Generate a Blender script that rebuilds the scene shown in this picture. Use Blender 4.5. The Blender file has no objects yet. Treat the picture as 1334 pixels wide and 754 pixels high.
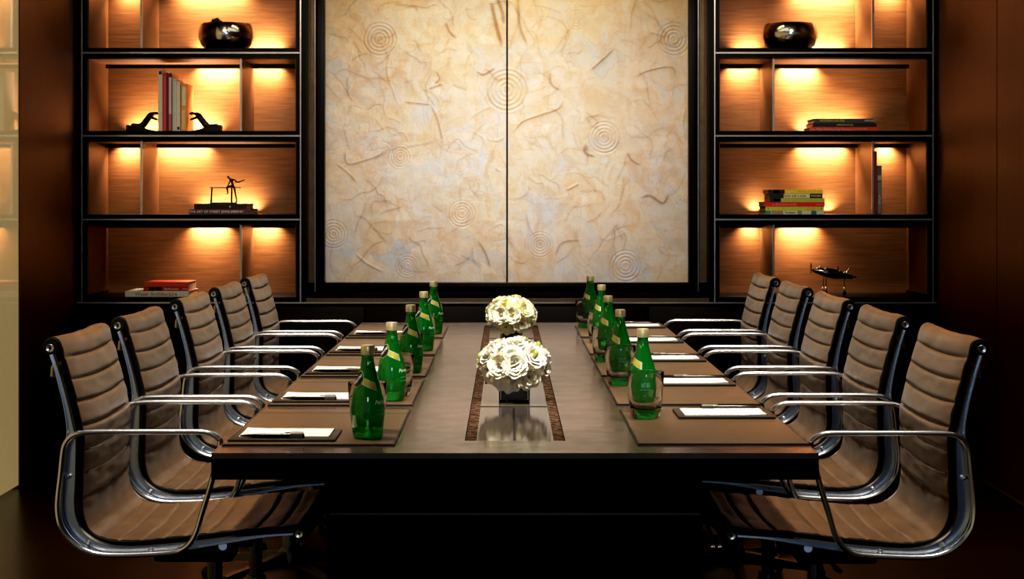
import bpy, bmesh, math, random
import numpy as np
from mathutils import Vector, Matrix, noise
random.seed(7)
rng = np.random.RandomState(11)
PI = math.pi
scn = bpy.context.scene
COL = scn.collection
D2R = PI / 180

# ------------------------------------------------------------------ materials
def _nt(name):
    m = bpy.data.materials.new(name)
    m.use_nodes = True
    nt = m.node_tree
    return m, nt, nt.nodes["Principled BSDF"]

def setp(b, **kw):
    if kw.get("sss"):
        b.inputs["Subsurface Radius"].default_value = (1, 0.9, 0.6); b.inputs["Subsurface Scale"].default_value = 0.008
    names = dict(color="Base Color", rough="Roughness", metal="Metallic", ior="IOR", trans="Transmission Weight",
                 spec="Specular IOR Level", coat="Coat Weight", coatr="Coat Roughness", emc="Emission Color",
                 ems="Emission Strength", sheen="Sheen Weight", sss="Subsurface Weight")
    for k, v in kw.items():
        if k in ("color", "emc"):
            v = (*v, 1)
        b.inputs[names[k]].default_value = v

def ramp(nt, fac, stops):
    r = nt.nodes.new("ShaderNodeValToRGB")
    el = r.color_ramp.elements
    while len(el) < len(stops):
        el.new(0.5)
    for e, (p, c) in zip(el, stops):
        e.position = p
        e.color = (*c, 1)
    nt.links.new(fac, r.inputs["Fac"])
    return r.outputs["Color"]

def texco(nt, scale=(1, 1, 1), rot=(0, 0, 0)):
    t = nt.nodes.new("ShaderNodeTexCoord")
    m = nt.nodes.new("ShaderNodeMapping")
    m.inputs["Scale"].default_value = scale
    m.inputs["Rotation"].default_value = rot
    nt.links.new(t.outputs["Object"], m.inputs["Vector"])
    return m.outputs["Vector"]

def noise_tex(nt, vec, scale, detail=4, rough=0.55, dist=0.0):
    n = nt.nodes.new("ShaderNodeTexNoise")
    n.inputs["Scale"].default_value = scale
    n.inputs["Detail"].default_value = detail
    n.inputs["Roughness"].default_value = rough
    n.inputs["Distortion"].default_value = dist
    nt.links.new(vec, n.inputs["Vector"])
    return n.outputs["Fac"]

def bump(nt, b, h, strength=0.2, dist=0.01):
    n = nt.nodes.new("ShaderNodeBump")
    n.inputs["Strength"].default_value = strength
    n.inputs["Distance"].default_value = dist
    nt.links.new(h, n.inputs["Height"])
    nt.links.new(n.outputs["Normal"], b.inputs["Normal"])

def mat(name, color, rough=0.5, metal=0.0, var=0.0, nscale=20.0, bmp=0.0, bscale=200.0, bdist=0.001, **kw):
    m, nt, b = _nt(name)
    setp(b, color=color, rough=rough, metal=metal, **kw)
    v = texco(nt)
    if var > 0:
        f = noise_tex(nt, v, nscale)
        lo = tuple(c * (1 - var) for c in color)
        hi = tuple(min(1, c * (1 + var)) for c in color)
        nt.links.new(ramp(nt, f, [(0.3, lo), (0.7, hi)]), b.inputs["Base Color"])
    if bmp > 0:
        bump(nt, b, noise_tex(nt, v, bscale), bmp, bdist)
    return m

def wood(name, dark, light, scale=(1, 1, 1), nscale=6, rough=0.4, rot=(0, 0, 0), bmp=0.08, **kw):
    m, nt, b = _nt(name)
    v = texco(nt, scale, rot)
    f = noise_tex(nt, v, nscale, 6, 0.6, 0.4)
    nt.links.new(ramp(nt, f, [(0.3, dark), (0.7, light)]), b.inputs["Base Color"])
    setp(b, rough=rough, **kw)
    if bmp:
        bump(nt, b, f, bmp, 0.002)
    return m

M = {}
M["shelf_wood"] = wood("honey_veneer", (0.16, 0.075, 0.025), (0.28, 0.138, 0.050), (1.2, 1, 26), 5, 0.42)
M["side_wood"] = wood("niche_side_veneer", (0.10, 0.046, 0.015), (0.16, 0.076, 0.025), (20, 1, 1.2), 5, 0.4)
M["wall_wood"] = wood("dark_wall_veneer", (0.050, 0.012, 0.004), (0.085, 0.024, 0.008), (14, 14, 0.6), 4, 0.45)
M["black_wood"] = wood("black_stained_wood", (0.006, 0.004, 0.003), (0.012, 0.008, 0.006), (2, 2, 18), 5, 0.4, spec=0.18)
M["frame_black"] = mat("black_lacquer", (0.006, 0.0045, 0.004), 0.35, var=0.2, spec=0.15)
M["bronze"] = mat("bronze_strip", (0.16, 0.11, 0.06), 0.35, 0.6, var=0.15)
M["edge_metal"] = mat("brushed_edge_metal", (0.55, 0.52, 0.48), 0.28, 1.0, var=0.1)
M["chrome"] = mat("polished_aluminium", (0.76, 0.82, 0.92), 0.22, 1.0, var=0.04, nscale=8)
M["rib_alu"] = mat("cast_aluminium", (0.62, 0.68, 0.78), 0.24, 1.0, var=0.06, nscale=14)
M["base_alu"] = mat("dark_base_aluminium", (0.10, 0.10, 0.11), 0.35, 1.0)
M["champagne"] = mat("champagne_aluminium", (0.62, 0.53, 0.38), 0.4, 0.7, var=0.05)
M["black_edge"] = mat("black_edge_binding", (0.006, 0.006, 0.007), 0.45, spec=0.25, bmp=0.3, bscale=300)
M["black_plastic"] = mat("black_plastic", (0.008, 0.008, 0.009), 0.35, var=0.2)
M["leather"] = mat("brown_leather", (0.094, 0.051, 0.021), 0.36, var=0.16, nscale=9, bmp=0.25, bscale=420, bdist=0.0006, sheen=0.08)
M["cap_metal"] = mat("cap_metal", (0.75, 0.78, 0.82), 0.3, 1.0)
M["mat_leather"] = mat("taupe_desk_leather", (0.105, 0.066, 0.035), 0.42, var=0.06, nscale=30, bmp=0.2, bscale=500, bdist=0.0004)
M["mat_edge"] = mat("black_mat_edge", (0.010, 0.008, 0.007), 0.45)
M["tray"] = mat("dark_leather_tray", (0.035, 0.027, 0.020), 0.42, var=0.1, bmp=0.2, bscale=500)
M["paper"] = mat("white_paper", (0.86, 0.84, 0.80), 0.7, var=0.02)
M["print"] = mat("grey_print", (0.45, 0.40, 0.38), 0.7)
M["pen"] = mat("black_pen", (0.008, 0.008, 0.008), 0.25)
M["gold_cap"] = mat("gold_screw_cap", (0.85, 0.76, 0.50), 0.34, 0.65, var=0.08)
M["label_yellow"] = mat("yellow_label", (0.50, 0.44, 0.05), 0.4, 0.2, var=0.1, nscale=90)
M["label_silver"] = mat("silver_label_edge", (0.62, 0.64, 0.60), 0.35, 0.5)
M["label_black"] = mat("dark_label", (0.006, 0.012, 0.010), 0.35)
M["white_ink"] = mat("white_ink", (0.75, 0.82, 0.76), 0.5)
M["teal_ink"] = mat("teal_ink", (0.15, 0.45, 0.35), 0.5)
M["green_line"] = mat("pale_green_line", (0.42, 0.55, 0.22), 0.5)

def glassmat(name, color, ior=1.45, rough=0.0):
    m, nt, b = _nt(name)
    setp(b, color=color, rough=rough, ior=ior, trans=1.0)
    return m
M["clear_glass"] = glassmat("clear_glass", (1, 1, 0.99), 1.33)
def greenglass():
    m, nt, b = _nt("green_bottle_glass")
    setp(b, color=(0.012, 0.36, 0.050), rough=0.02, ior=1.36, trans=0.72, coat=0.6, coatr=0.02)
    v = texco(nt)
    # bubbly sparkle painted into the colour as pale dots, low in the bottle
    vo = nt.nodes.new("ShaderNodeTexVoronoi"); vo.inputs["Scale"].default_value = 190
    nt.links.new(v, vo.inputs["Vector"])
    sep = nt.nodes.new("ShaderNodeSeparateXYZ"); nt.links.new(v, sep.inputs[0])
    mr = nt.nodes.new("ShaderNodeMapRange")
    mr.inputs["From Min"].default_value = 0.06; mr.inputs["From Max"].default_value = 0.015
    nt.links.new(sep.outputs["Z"], mr.inputs["Value"])
    r = ramp(nt, vo.outputs["Distance"], [(0.0, (1, 1, 1)), (0.30, (0, 0, 0))])
    mu = nt.nodes.new("ShaderNodeMath"); mu.operation = "MULTIPLY"
    nt.links.new(r, mu.inputs[0]); nt.links.new(mr.outputs["Result"], mu.inputs[1])
    mx = nt.nodes.new("ShaderNodeMix"); mx.data_type = "RGBA"
    mx.inputs["A"].default_value = (0.012, 0.36, 0.050, 1); mx.inputs["B"].default_value = (0.60, 0.95, 0.10, 1)
    nt.links.new(mu.outputs[0], mx.inputs["Factor"])
    nt.links.new(mx.outputs["Result"], b.inputs["Base Color"])
    bump(nt, b, vo.outputs["Distance"], 0.05, 0.001)
    return m
M["green_glass"] = greenglass()
M["silver_bowl"] = mat("polished_silver", (0.86, 0.83, 0.78), 0.14, 1.0, var=0.05, nscale=30)
M["cone"] = mat("brown_cone", (0.06, 0.035, 0.02), 0.7, var=0.5, nscale=60, bmp=0.6, bscale=150, bdist=0.003)
M["dark_bronze"] = mat("dark_bronze", (0.010, 0.007, 0.005), 0.45, 0.3, var=0.3, bmp=0.3, bscale=120)
M["sculpt_metal"] = mat("dark_polished_metal", (0.16, 0.13, 0.11), 0.16, 1.0, var=0.2)
M["pages"] = mat("book_pages", (0.62, 0.50, 0.36), 0.8, var=0.12, nscale=200)
M["liner"] = mat("black_vase_liner", (0.003, 0.003, 0.004), 0.3, spec=0.1)
M["petal"] = mat("ivory_petal", (0.90, 0.86, 0.66), 0.55, var=0.04, nscale=60, sss=0.35, sheen=0.1)
M["petal_w"] = mat("white_petal", (0.92, 0.90, 0.79), 0.55, var=0.04, nscale=60, sss=0.35, sheen=0.1)
M["petal_y"] = mat("creamy_yellow_petal", (0.88, 0.83, 0.46), 0.55, var=0.08, nscale=60, sss=0.35)
M["heart"] = mat("flower_heart", (0.30, 0.22, 0.04), 0.7, var=0.4, nscale=300)
M["bud"] = mat("green_bud", (0.30, 0.38, 0.08), 0.6, var=0.2, nscale=80)
M["stem"] = mat("green_stem", (0.05, 0.12, 0.02), 0.6)

# table top wood: very dark, semi gloss with wavy grain
def table_wood():
    m, nt, b = _nt("dark_table_veneer")
    v = texco(nt, (1.0, 7.0, 1.0))
    f = noise_tex(nt, v, 5, 7, 0.62, 0.6)
    nt.links.new(ramp(nt, f, [(0.30, (0.058, 0.037, 0.029)), (0.72, (0.088, 0.060, 0.049))]), b.inputs["Base Color"])
    v2 = texco(nt, (3, 3, 3))
    f2 = noise_tex(nt, v2, 4, 3)
    nt.links.new(ramp(nt, f2, [(0.3, (0.17,) * 3), (0.7, (0.26,) * 3)]), b.inputs["Roughness"])
    setp(b, ior=1.85)
    bump(nt, b, f, 0.03, 0.0005)
    return m
M["table"] = table_wood()
M["table_dark"] = wood("table_black_edge", (0.010, 0.007, 0.006), (0.020, 0.014, 0.011), (2, 2, 10), 5, 0.5, spec=0.2)
M["inlay_glass"] = mat("smoked_inlay", (0.055, 0.045, 0.038), 0.10, ior=1.7, var=0.1, nscale=3)
def grain_strip():
    m, nt, b = _nt("coarse_grained_inlay")
    v = texco(nt, (1, 1, 1), (0, 0, 0.6))
    w = nt.nodes.new("ShaderNodeTexWave")
    w.inputs["Scale"].default_value = 15; w.inputs["Distortion"].default_value = 7
    w.inputs["Detail"].default_value = 4; w.inputs["Detail Scale"].default_value = 2.5
    w.bands_direction = "Y"
    nt.links.new(v, w.inputs["Vector"])
    nt.links.new(ramp(nt, w.outputs["Fac"], [(0.15, (0.018, 0.008, 0.004)), (0.85, (0.13, 0.085, 0.058))]), b.inputs["Base Color"])
    setp(b, rough=0.9, spec=0.0)
    bump(nt, b, w.outputs["Fac"], 0.5, 0.003)
    return m
M["grain_strip"] = grain_strip()

def floor_mat():
    m, nt, b = _nt("dark_floor_boards")
    v = texco(nt, (1, 1, 1))
    br = nt.nodes.new("ShaderNodeTexBrick")
    br.inputs["Scale"].default_value = 1.0
    br.inputs["Brick Width"].default_value = 1.4; br.inputs["Row Height"].default_value = 0.11
    br.inputs["Mortar Size"].default_value = 0.003
    br.inputs["Color1"].default_value = (0.016, 0.006, 0.003, 1); br.inputs["Color2"].default_value = (0.010, 0.004, 0.002, 1)
    br.inputs["Mortar"].default_value = (0.004, 0.002, 0.001, 1)
    nt.links.new(v, br.inputs["Vector"])
    f = noise_tex(nt, texco(nt, (1, 16, 1)), 4, 5)
    mx = nt.nodes.new("ShaderNodeMix"); mx.data_type = "RGBA"; mx.blend_type = "MULTIPLY"
    mx.inputs["Factor"].default_value = 0.7
    nt.links.new(br.outputs["Color"], mx.inputs["A"])
    nt.links.new(ramp(nt, f, [(0.3, (0.5,) * 3), (0.7, (1.2, 1.1, 1.0))]), mx.inputs["B"])
    nt.links.new(mx.outputs["Result"], b.inputs["Base Color"])
    setp(b, rough=0.28)
    return m
M["floor"] = floor_mat()
M["ceiling"] = mat("dark_ceiling", (0.05, 0.045, 0.04), 0.8, var=0.05)

def backlit_glass():
    m, nt, b = _nt("backlit_cream_glass")
    v = texco(nt)
    f = noise_tex(nt, v, 1.2, 3)
    nt.links.new(ramp(nt, f, [(0.3, (0.34, 0.27, 0.13)), (0.7, (0.42, 0.34, 0.18))]), b.inputs["Base Color"])
    setp(b, rough=0.6, emc=(1.0, 0.76, 0.36), ems=0.33, coat=1.0, coatr=0.03, spec=0.2)
    b.inputs["Coat IOR"].default_value = 1.7
    return m
M["backlit"] = backlit_glass()

def painting_mat():
    m, nt, b = _nt("textured_plaster_paint")
    v = texco(nt)
    f1 = noise_tex(nt, v, 3.2, 5, 0.55, 0.8)
    base = ramp(nt, f1, [(0.34, (0.50, 0.54, 0.60)), (0.46, (0.62, 0.52, 0.38)), (0.56, (0.66, 0.52, 0.34)), (0.72, (0.70, 0.64, 0.52))])
    f2 = noise_tex(nt, texco(nt, (1, 1, 0.8), (0.3, 0, 0.4)), 9, 6, 0.7, 1.2)
    tint = ramp(nt, f2, [(0.30, (0.46, 0.54, 0.66)), (0.44, (0.66, 0.63, 0.58)), (0.58, (0.60, 0.45, 0.29)), (0.74, (0.54, 0.33, 0.16))])
    mx = nt.nodes.new("ShaderNodeMix"); mx.data_type = "RGBA"; mx.inputs["Factor"].default_value = 0.60
    nt.links.new(base, mx.inputs["A"]); nt.links.new(tint, mx.inputs["B"])
    # crumpled patches, each with its own slight tint
    wv = nt.nodes.new("ShaderNodeVectorMath"); wv.operation = "MULTIPLY_ADD"
    nz_ = nt.nodes.new("ShaderNodeTexNoise"); nz_.inputs["Scale"].default_value = 7; nt.links.new(v, nz_.inputs["Vector"])
    nt.links.new(nz_.outputs["Color"], wv.inputs[0]); wv.inputs[1].default_value = (0.22, 0.22, 0.22); nt.links.new(v, wv.inputs[2])
    vo = nt.nodes.new("ShaderNodeTexVoronoi"); vo.inputs["Scale"].default_value = 6.5; nt.links.new(wv.outputs[0], vo.inputs["Vector"])
    sp = nt.nodes.new("ShaderNodeSeparateColor"); nt.links.new(vo.outputs["Color"], sp.inputs[0])
    pc = ramp(nt, sp.outputs[0], [(0.0, (0.50, 0.60, 0.74)), (0.35, (0.80, 0.78, 0.74)), (0.65, (0.74, 0.60, 0.44)), (1.0, (0.90, 0.84, 0.70))])
    mp = nt.nodes.new("ShaderNodeMix"); mp.data_type = "RGBA"; mp.inputs["Factor"].default_value = 0.24
    nt.links.new(mx.outputs["Result"], mp.inputs["A"]); nt.links.new(pc, mp.inputs["B"])
    ve = nt.nodes.new("ShaderNodeTexVoronoi"); ve.feature = "DISTANCE_TO_EDGE"; ve.inputs["Scale"].default_value = 6.5; nt.links.new(wv.outputs[0], ve.inputs["Vector"])
    ed = ramp(nt, ve.outputs["Distance"], [(0.0, (0.86, 0.78, 0.68)), (0.022, (1, 1, 1))])
    ml = nt.nodes.new("ShaderNodeMix"); ml.data_type = "RGBA"; ml.blend_type = "MULTIPLY"
    nt.links.new(noise_tex(nt, v, 5, 3), ml.inputs["Factor"])
    nt.links.new(mp.outputs["Result"], ml.inputs["A"]); nt.links.new(ed, ml.inputs["B"])
    mx = ml
    at = nt.nodes.new("ShaderNodeAttribute"); at.attribute_name = "crease"
    mx2 = nt.nodes.new("ShaderNodeMix"); mx2.data_type = "RGBA"
    mx2.inputs["B"].default_value = (0.30, 0.17, 0.055, 1)
    nt.links.new(at.outputs["Fac"], mx2.inputs["Factor"])
    nt.links.new(mx.outputs["Result"], mx2.inputs["A"])
    nt.links.new(mx2.outputs["Result"], b.inputs["Base Color"])
    setp(b, rough=0.42)
    bump(nt, b, noise_tex(nt, v, 26, 7, 0.72), 0.35, 0.006)
    return m
M["painting"] = painting_mat()

def flat(name, c, rough=0.5):
    return mat(name, c, rough, var=0.08, nscale=80)

# ------------------------------------------------------------------ mesh helpers
class MB:
    def __init__(s):
        s.v, s.f = [], []
    def add(s, verts, faces):
        o = len(s.v)
        s.v += [tuple(p) for p in verts]
        s.f += [tuple(i + o for i in q) for q in faces]
        return s
    def box(s, x0, x1, y0, y1, z0, z1, bev=0.0):
        if bev > 0:
            bm = bmesh.new()
            bmesh.ops.create_cube(bm, size=1)
            for v in bm.verts:
                v.co = Vector(((x0 + x1) / 2 + v.co.x * (x1 - x0), (y0 + y1) / 2 + v.co.y * (y1 - y0), (z0 + z1) / 2 + v.co.z * (z1 - z0)))
            bmesh.ops.bevel(bm, geom=bm.edges[:], offset=bev, segments=2, affect="EDGES", profile=0.5)
            return s.bm(bm)
        v = [(x0, y0, z0), (x1, y0, z0), (x1, y1, z0), (x0, y1, z0), (x0, y0, z1), (x1, y0, z1), (x1, y1, z1), (x0, y1, z1)]
        return s.add(v, [(0, 3, 2, 1), (4, 5, 6, 7), (0, 1, 5, 4), (1, 2, 6, 5), (2, 3, 7, 6), (3, 0, 4, 7)])
    def bm(s, bm):
        bm.verts.index_update()
        s.add([v.co[:] for v in bm.verts], [[v.index for v in f.verts] for f in bm.faces])
        bm.free()
        return s
    def sphere(s, c, r, sub=2, sc=(1, 1, 1)):
        bm = bmesh.new()
        bmesh.ops.create_icosphere(bm, subdivisions=sub, radius=r)
        for v in bm.verts:
            v.co = Vector((c[0] + v.co.x * sc[0], c[1] + v.co.y * sc[1], c[2] + v.co.z * sc[2]))
        return s.bm(bm)
    def lathe(s, prof, n=32, c=(0, 0, 0), axis="Z"):
        verts, faces = [], []
        for r, z in prof:
            for k in range(n):
                a = 2 * PI * k / n
                p = (r * math.cos(a), r * math.sin(a), z)
                if axis == "Y": p = (p[0], p[2], p[1])
                if axis == "X": p = (p[2], p[0], p[1])
                verts.append((p[0] + c[0], p[1] + c[1], p[2] + c[2]))
        m = len(prof)
        for i in range(m - 1):
            for k in range(n):
                a, b2 = i * n + k, i * n + (k + 1) % n
                faces.append((a, b2, b2 + n, a + n))
        if prof[0][0] > 1e-6: faces.append(tuple(range(n))[::-1])
        if prof[-1][0] > 1e-6: faces.append(tuple((m - 1) * n + k for k in range(n)))
        return s.add(verts, faces)
    def tube(s, pts, r, n=10, ry=None):
        """round tube through 3-D points; r may be a list"""
        P = [Vector(p) for p in pts]
        R = r if isinstance(r, (list, tuple)) else [r] * len(P)
        verts, faces = [], []
        up = None
        for i, p in enumerate(P):
            t = (P[min(i + 1, len(P) - 1)] - P[max(i - 1, 0)]).normalized()
            if up is None:
                up = Vector((0, 0, 1)) if abs(t.z) < 0.9 else Vector((1, 0, 0))
            side = t.cross(up).normalized()
            up = side.cross(t).normalized()
            for k in range(n):
                a = 2 * PI * k / n
                verts.append(p + side * (R[i] * math.cos(a)) + up * (R[i] * math.sin(a)))
        for i in range(len(P) - 1):
            for k in range(n):
                a, b2 = i * n + k, i * n + (k + 1) % n
                faces.append((a, b2, b2 + n, a + n))
        faces.append(tuple(range(n))[::-1]); faces.append(tuple((len(P) - 1) * n + k for k in range(n)))
        return s.add(verts, faces)
    def sweep_xz(s, path, y, rn, ry, closed=False, n=12, sq=1.0):
        """elliptical section swept along a path in the XZ plane"""
        m = len(path)
        verts, faces = [], []
        for i in range(m):
            if closed:
                a, b2 = path[i - 1], path[(i + 1) % m]
            else:
                a, b2 = path[max(0, i - 1)], path[min(m - 1, i + 1)]
            t = Vector((b2[0] - a[0], b2[1] - a[1])).normalized()
            nx, nz = -t.y, t.x
            for k in range(n):
                an = 2 * PI * k / n
                c, q = math.cos(an), math.sin(an)
                c = math.copysign(abs(c) ** sq, c); q = math.copysign(abs(q) ** sq, q)
                verts.append((path[i][0] + nx * rn * c, y + ry * q, path[i][1] + nz * rn * c))
        for i in range(m if closed else m - 1):
            j = (i + 1) % m
            for k in range(n):
                k2 = (k + 1) % n
                faces.append((i * n + k, i * n + k2, j * n + k2, j * n + k))
        if not closed:
            faces.append(tuple(range(n))[::-1]); faces.append(tuple((m - 1) * n + k for k in range(n)))
        return s.add(verts, faces)
    def grid(s, P):
        """P[i][j] -> vertex"""
        a, b2 = len(P), len(P[0])
        return s.add([p for row in P for p in row],
                     [(i * b2 + j, i * b2 + j + 1, (i + 1) * b2 + j + 1, (i + 1) * b2 + j) for i in range(a - 1) for j in range(b2 - 1)])
    def mesh(s, name, smooth=True, ang=40):
        me = bpy.data.meshes.new(name)
        me.from_pydata(s.v, [], s.f)
        bm = bmesh.new(); bm.from_mesh(me)
        bmesh.ops.recalc_face_normals(bm, faces=bm.faces[:])
        if smooth:
            for f in bm.faces: f.smooth = True
            lim = ang * D2R
            for e in bm.edges:
                if len(e.link_faces) == 2 and e.calc_face_angle(0) > lim:
                    e.smooth = False
        bm.to_mesh(me); bm.free()
        return me
    def build(s, name, material, parent=None, smooth=True, ang=40):
        me = s.mesh(name, smooth, ang)
        me.materials.append(material)
        return link(name, me, parent)

def link(name, data, parent=None):
    o = bpy.data.objects.new(name, data)
    COL.objects.link(o)
    if parent is not None: o.parent = parent
    return o

def tag(o, label=None, cat=None, group=None, kind=None):
    if label: o["label"] = label
    if cat: o["category"] = cat
    if group: o["group"] = group
    if kind: o["kind"] = kind
    return o

def thing(name, label, cat, loc=(0, 0, 0), rz=0.0, group=None):
    o = bpy.data.objects.new(name, None)
    COL.objects.link(o)
    o.empty_display_size = 0.05
    o.location = loc; o.rotation_euler = (0, 0, rz)
    return tag(o, label, cat, group)

def struct(o, label=None):
    o["kind"] = "structure"
    if label: o["label"] = label
    return o

def dup(root, loc, rz, label, group=None):
    r = root.copy(); COL.objects.link(r)
    r.location = loc; r.rotation_euler = (0, 0, rz)
    r["label"] = label
    if group: r["group"] = group
    for ch in list(root.children):
        c = ch.copy(); COL.objects.link(c); c.parent = r
        for g in list(ch.children):
            d = g.copy(); COL.objects.link(d); d.parent = c
    return r

def smooth_path(pts, n):
    """Catmull-Rom through pts, resampled to n evenly spaced points (2-D or 3-D)"""
    P = [np.array(p, float) for p in pts]
    P = [2 * P[0] - P[1]] + P + [2 * P[-1] - P[-2]]
    out = []
    for i in range(1, len(P) - 2):
        for k in range(16):
            t = k / 16
            p0, p1, p2, p3 = P[i - 1:i + 3]
            out.append(0.5 * ((2 * p1) + (-p0 + p2) * t + (2 * p0 - 5 * p1 + 4 * p2 - p3) * t * t + (-p0 + 3 * p1 - 3 * p2 + p3) * t ** 3))
    out.append(P[-2])
    A = np.array(out)
    d = np.r_[0, np.cumsum(np.linalg.norm(np.diff(A, axis=0), axis=1))]
    s = np.linspace(0, d[-1], n)
    return np.stack([np.interp(s, d, A[:, k]) for k in range(A.shape[1])], 1), d[-1]

def text_verts(body, size, bold=0.0, shear=0.0):
    cu = bpy.data.curves.new("t", "FONT")
    cu.body = body; cu.size = size; cu.align_x = "CENTER"; cu.align_y = "CENTER"
    cu.offset = bold; cu.shear = shear; cu.resolution_u = 3
    o = bpy.data.objects.new("t", cu); COL.objects.link(o)
    dg = bpy.context.evaluated_depsgraph_get()
    me = bpy.data.meshes.new_from_object(o.evaluated_get(dg))
    v = [tuple(p.co) for p in me.vertices]; f = [tuple(p.vertices) for p in me.polygons]
    bpy.data.objects.remove(o); bpy.data.curves.remove(cu); bpy.data.meshes.remove(me)
    return v, f

def skin_object(name, verts, edges, radii, material, parent=None, levels=2, root=0):
    me = bpy.data.meshes.new(name)
    me.from_pydata(verts, edges, [])
    me.materials.append(material)
    o = link(name, me, parent)
    o.modifiers.new("skin", "SKIN")
    me = o.data
    if not me.skin_vertices:
        bm = bmesh.new(); bm.from_mesh(me); bm.verts.layers.skin.verify(); bm.to_mesh(me); bm.free()
    for i, sv in enumerate(me.skin_vertices[0].data):
        sv.radius = (radii[i], radii[i]); sv.use_root = (i == root)
    md = o.modifiers.new("sub", "SUBSURF"); md.levels = levels; md.render_levels = levels
    # bake so the geometry is plain mesh
    dg = bpy.context.evaluated_depsgraph_get()
    me2 = bpy.data.meshes.new_from_object(o.evaluated_get(dg))
    o.modifiers.clear(); o.data = me2
    for p in me2.polygons: p.use_smooth = True
    if not me2.materials: me2.materials.append(material)
    return o

# ------------------------------------------------------------------ key dimensions (metres)
CAM_Z = 1.266
WX = 2.125            # side walls at +-WX
FRONT = 8.34          # plane of the shelving fronts
BACK = 8.78
CEIL = 2.80
TT = 0.720            # table top height
TCX = 0.018           # table centre line

# ------------------------------------------------------------------ room shell
def box_obj(name, x0, x1, y0, y1, z0, z1, m, parent=None, bev=0.0):
    return MB().box(x0, x1, y0, y1, z0, z1, bev).build(name, m, parent, smooth=bev > 0)

struct(box_obj("floor", -2.4, 2.4, -2.6, 8.9, -0.08, 0.0, M["floor"]), "dark red-brown polished board floor")
struct(box_obj("ceiling", -2.4, 2.4, -2.6, 8.9, CEIL, CEIL + 0.08, M["ceiling"]), "dark ceiling")
struct(box_obj("wall_back", -2.4, 2.4, BACK + 0.03, BACK + 0.12, 0, CEIL, M["black_wood"]), "dark wall behind the shelving")
struct(box_obj("wall_front", -2.4, 2.4, -2.68, -2.6, 0, CEIL, M["wall_wood"]), "wall behind the viewpoint")
# side walls: the last bay of each is dark veneer; on the left the nearer bays are back-lit glass
struct(box_obj("wall_left", -WX - 0.10, -WX, 7.37, BACK + 0.03, 0, CEIL, M["wall_wood"]), "dark red-brown wood wall between glass and shelving")
w = struct(box_obj("window_1", -WX - 0.06, -WX - 0.004, -2.6, 7.366, 0.012, CEIL, M["backlit"]), "backlit cream yellow glass wall panel")
struct(box_obj("wall_left_backing", -WX - 0.20, -WX - 0.10, -2.6, 7.37, 0, CEIL, M["black_wood"]))
bpy.data.objects["wall_left_backing"].name = "wall_left.001"
struct(box_obj("wall_right", WX, WX + 0.10, 7.325, BACK + 0.03, 0, CEIL, M["wall_wood"]), "dark red-brown wood wall panel beside the shelving")
struct(box_obj("wall_right.001", WX, WX + 0.10, -2.6, 7.315, 0, CEIL, M["wall_wood"]), "dark red-brown wood wall panel nearer the chairs")
struct(box_obj("wall_right.002", WX + 0.012, WX + 0.10, 7.31, 7.33, 0, CEIL, M["black_wood"]))
struct(box_obj("trim_1", WX - 0.012, WX, -2.6, FRONT + 0.02, 0.0, 0.008, M["bronze"]), "thin metal line where floor meets right wall")

# ------------------------------------------------------------------ shelving units
ROWS = [(1.9787, 0.05), (1.569, 0.05), (1.156, 0.05)]     # board centre heights
BOT = 0.760
TOPB = 2.388
def shelving(name, x0, x1, divs, label):
    """x0<x1 outer edges; divs: list of (row index, x) for dividers, row 0 = topmost visible"""
    cx = (x0 + x1) / 2
    t = thing(name, label, "shelving", (cx, FRONT, 0))
    a, b2 = x0 - cx, x1 - cx
    dp = BACK - FRONT
    # posts
    for sgn, nm in ((-1, "side_post"), (1, "side_post")):
        xo = a if sgn < 0 else b2
        xi = xo - sgn * 0.026
        MB().box(min(xo, xi), max(xo, xi), 0.004, dp + 0.01, 0.745, CEIL - 0.01).build(nm, M["frame_black"], t, False)
        MB().box(min(xo, xo - sgn * 0.0065), max(xo, xo - sgn * 0.0065), -0.006, 0.004, 0.745, CEIL - 0.01).build("post_edge", M["edge_metal"], t, False)
        xs = xi - sgn * 0.006
        MB().box(min(xi, xs), max(xi, xs), 0.02, dp - 0.01, 0.786, CEIL - 0.02).build("side_lining", M["side_wood"], t, False)
    # back panel, one sheet of honey veneer
    MB().box(a + 0.03, b2 - 0.03, dp, dp + 0.02, 0.76, CEIL - 0.02).build("back_panel", M["shelf_wood"], t, False)
    # boards (stop short of the back panel: light slot) with lips and metal noses
    for z, th in ROWS + [(TOPB, 0.05)]:
        MB().box(a + 0.026, b2 - 0.026, 0.004, dp - 0.055, z - th / 2, z + th / 2).build("shelf_board", M["frame_black"], t, False)
        MB().box(a + 0.026, b2 - 0.026, 0.03, dp - 0.075, z - th / 2 - 0.003, z - th / 2).build("shelf_underside", M["side_wood"], t, False)
        MB().box(a + 0.026, b2 - 0.026, dp - 0.07, dp - 0.055, z - th / 2 - 0.022, z - th / 2).build("light_lip", M["frame_black"], t, False)
        MB().box(a + 0.008, b2 - 0.008, -0.005, 0.004, z - 0.0035, z + 0.0045).build("shelf_edge", M["edge_metal"], t, False)
    MB().box(a + 0.026, b2 - 0.026, 0.004, dp, BOT - 0.010, BOT + 0.012).build("shelf_board", M["frame_black"], t, False)
    zs = [(1.9787 + .025, TOPB - .025), (1.569 + .025, 1.9787 - .025), (1.156 + .025, 1.569 - .025), (BOT + .012, 1.156 - .025)]
    for r, dx in divs:
        z0, z1 = zs[r]
        x = dx - cx
        MB().box(x - 0.005, x + 0.005, 0.03, dp - 0.02, z0, z1).build("divider", M["side_wood"], t, False)
        MB().box(x - 0.005, x + 0.005, 0.018, 0.03, z0, z1).build("divider_edge", M["edge_metal"], t, False)
    return t
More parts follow.
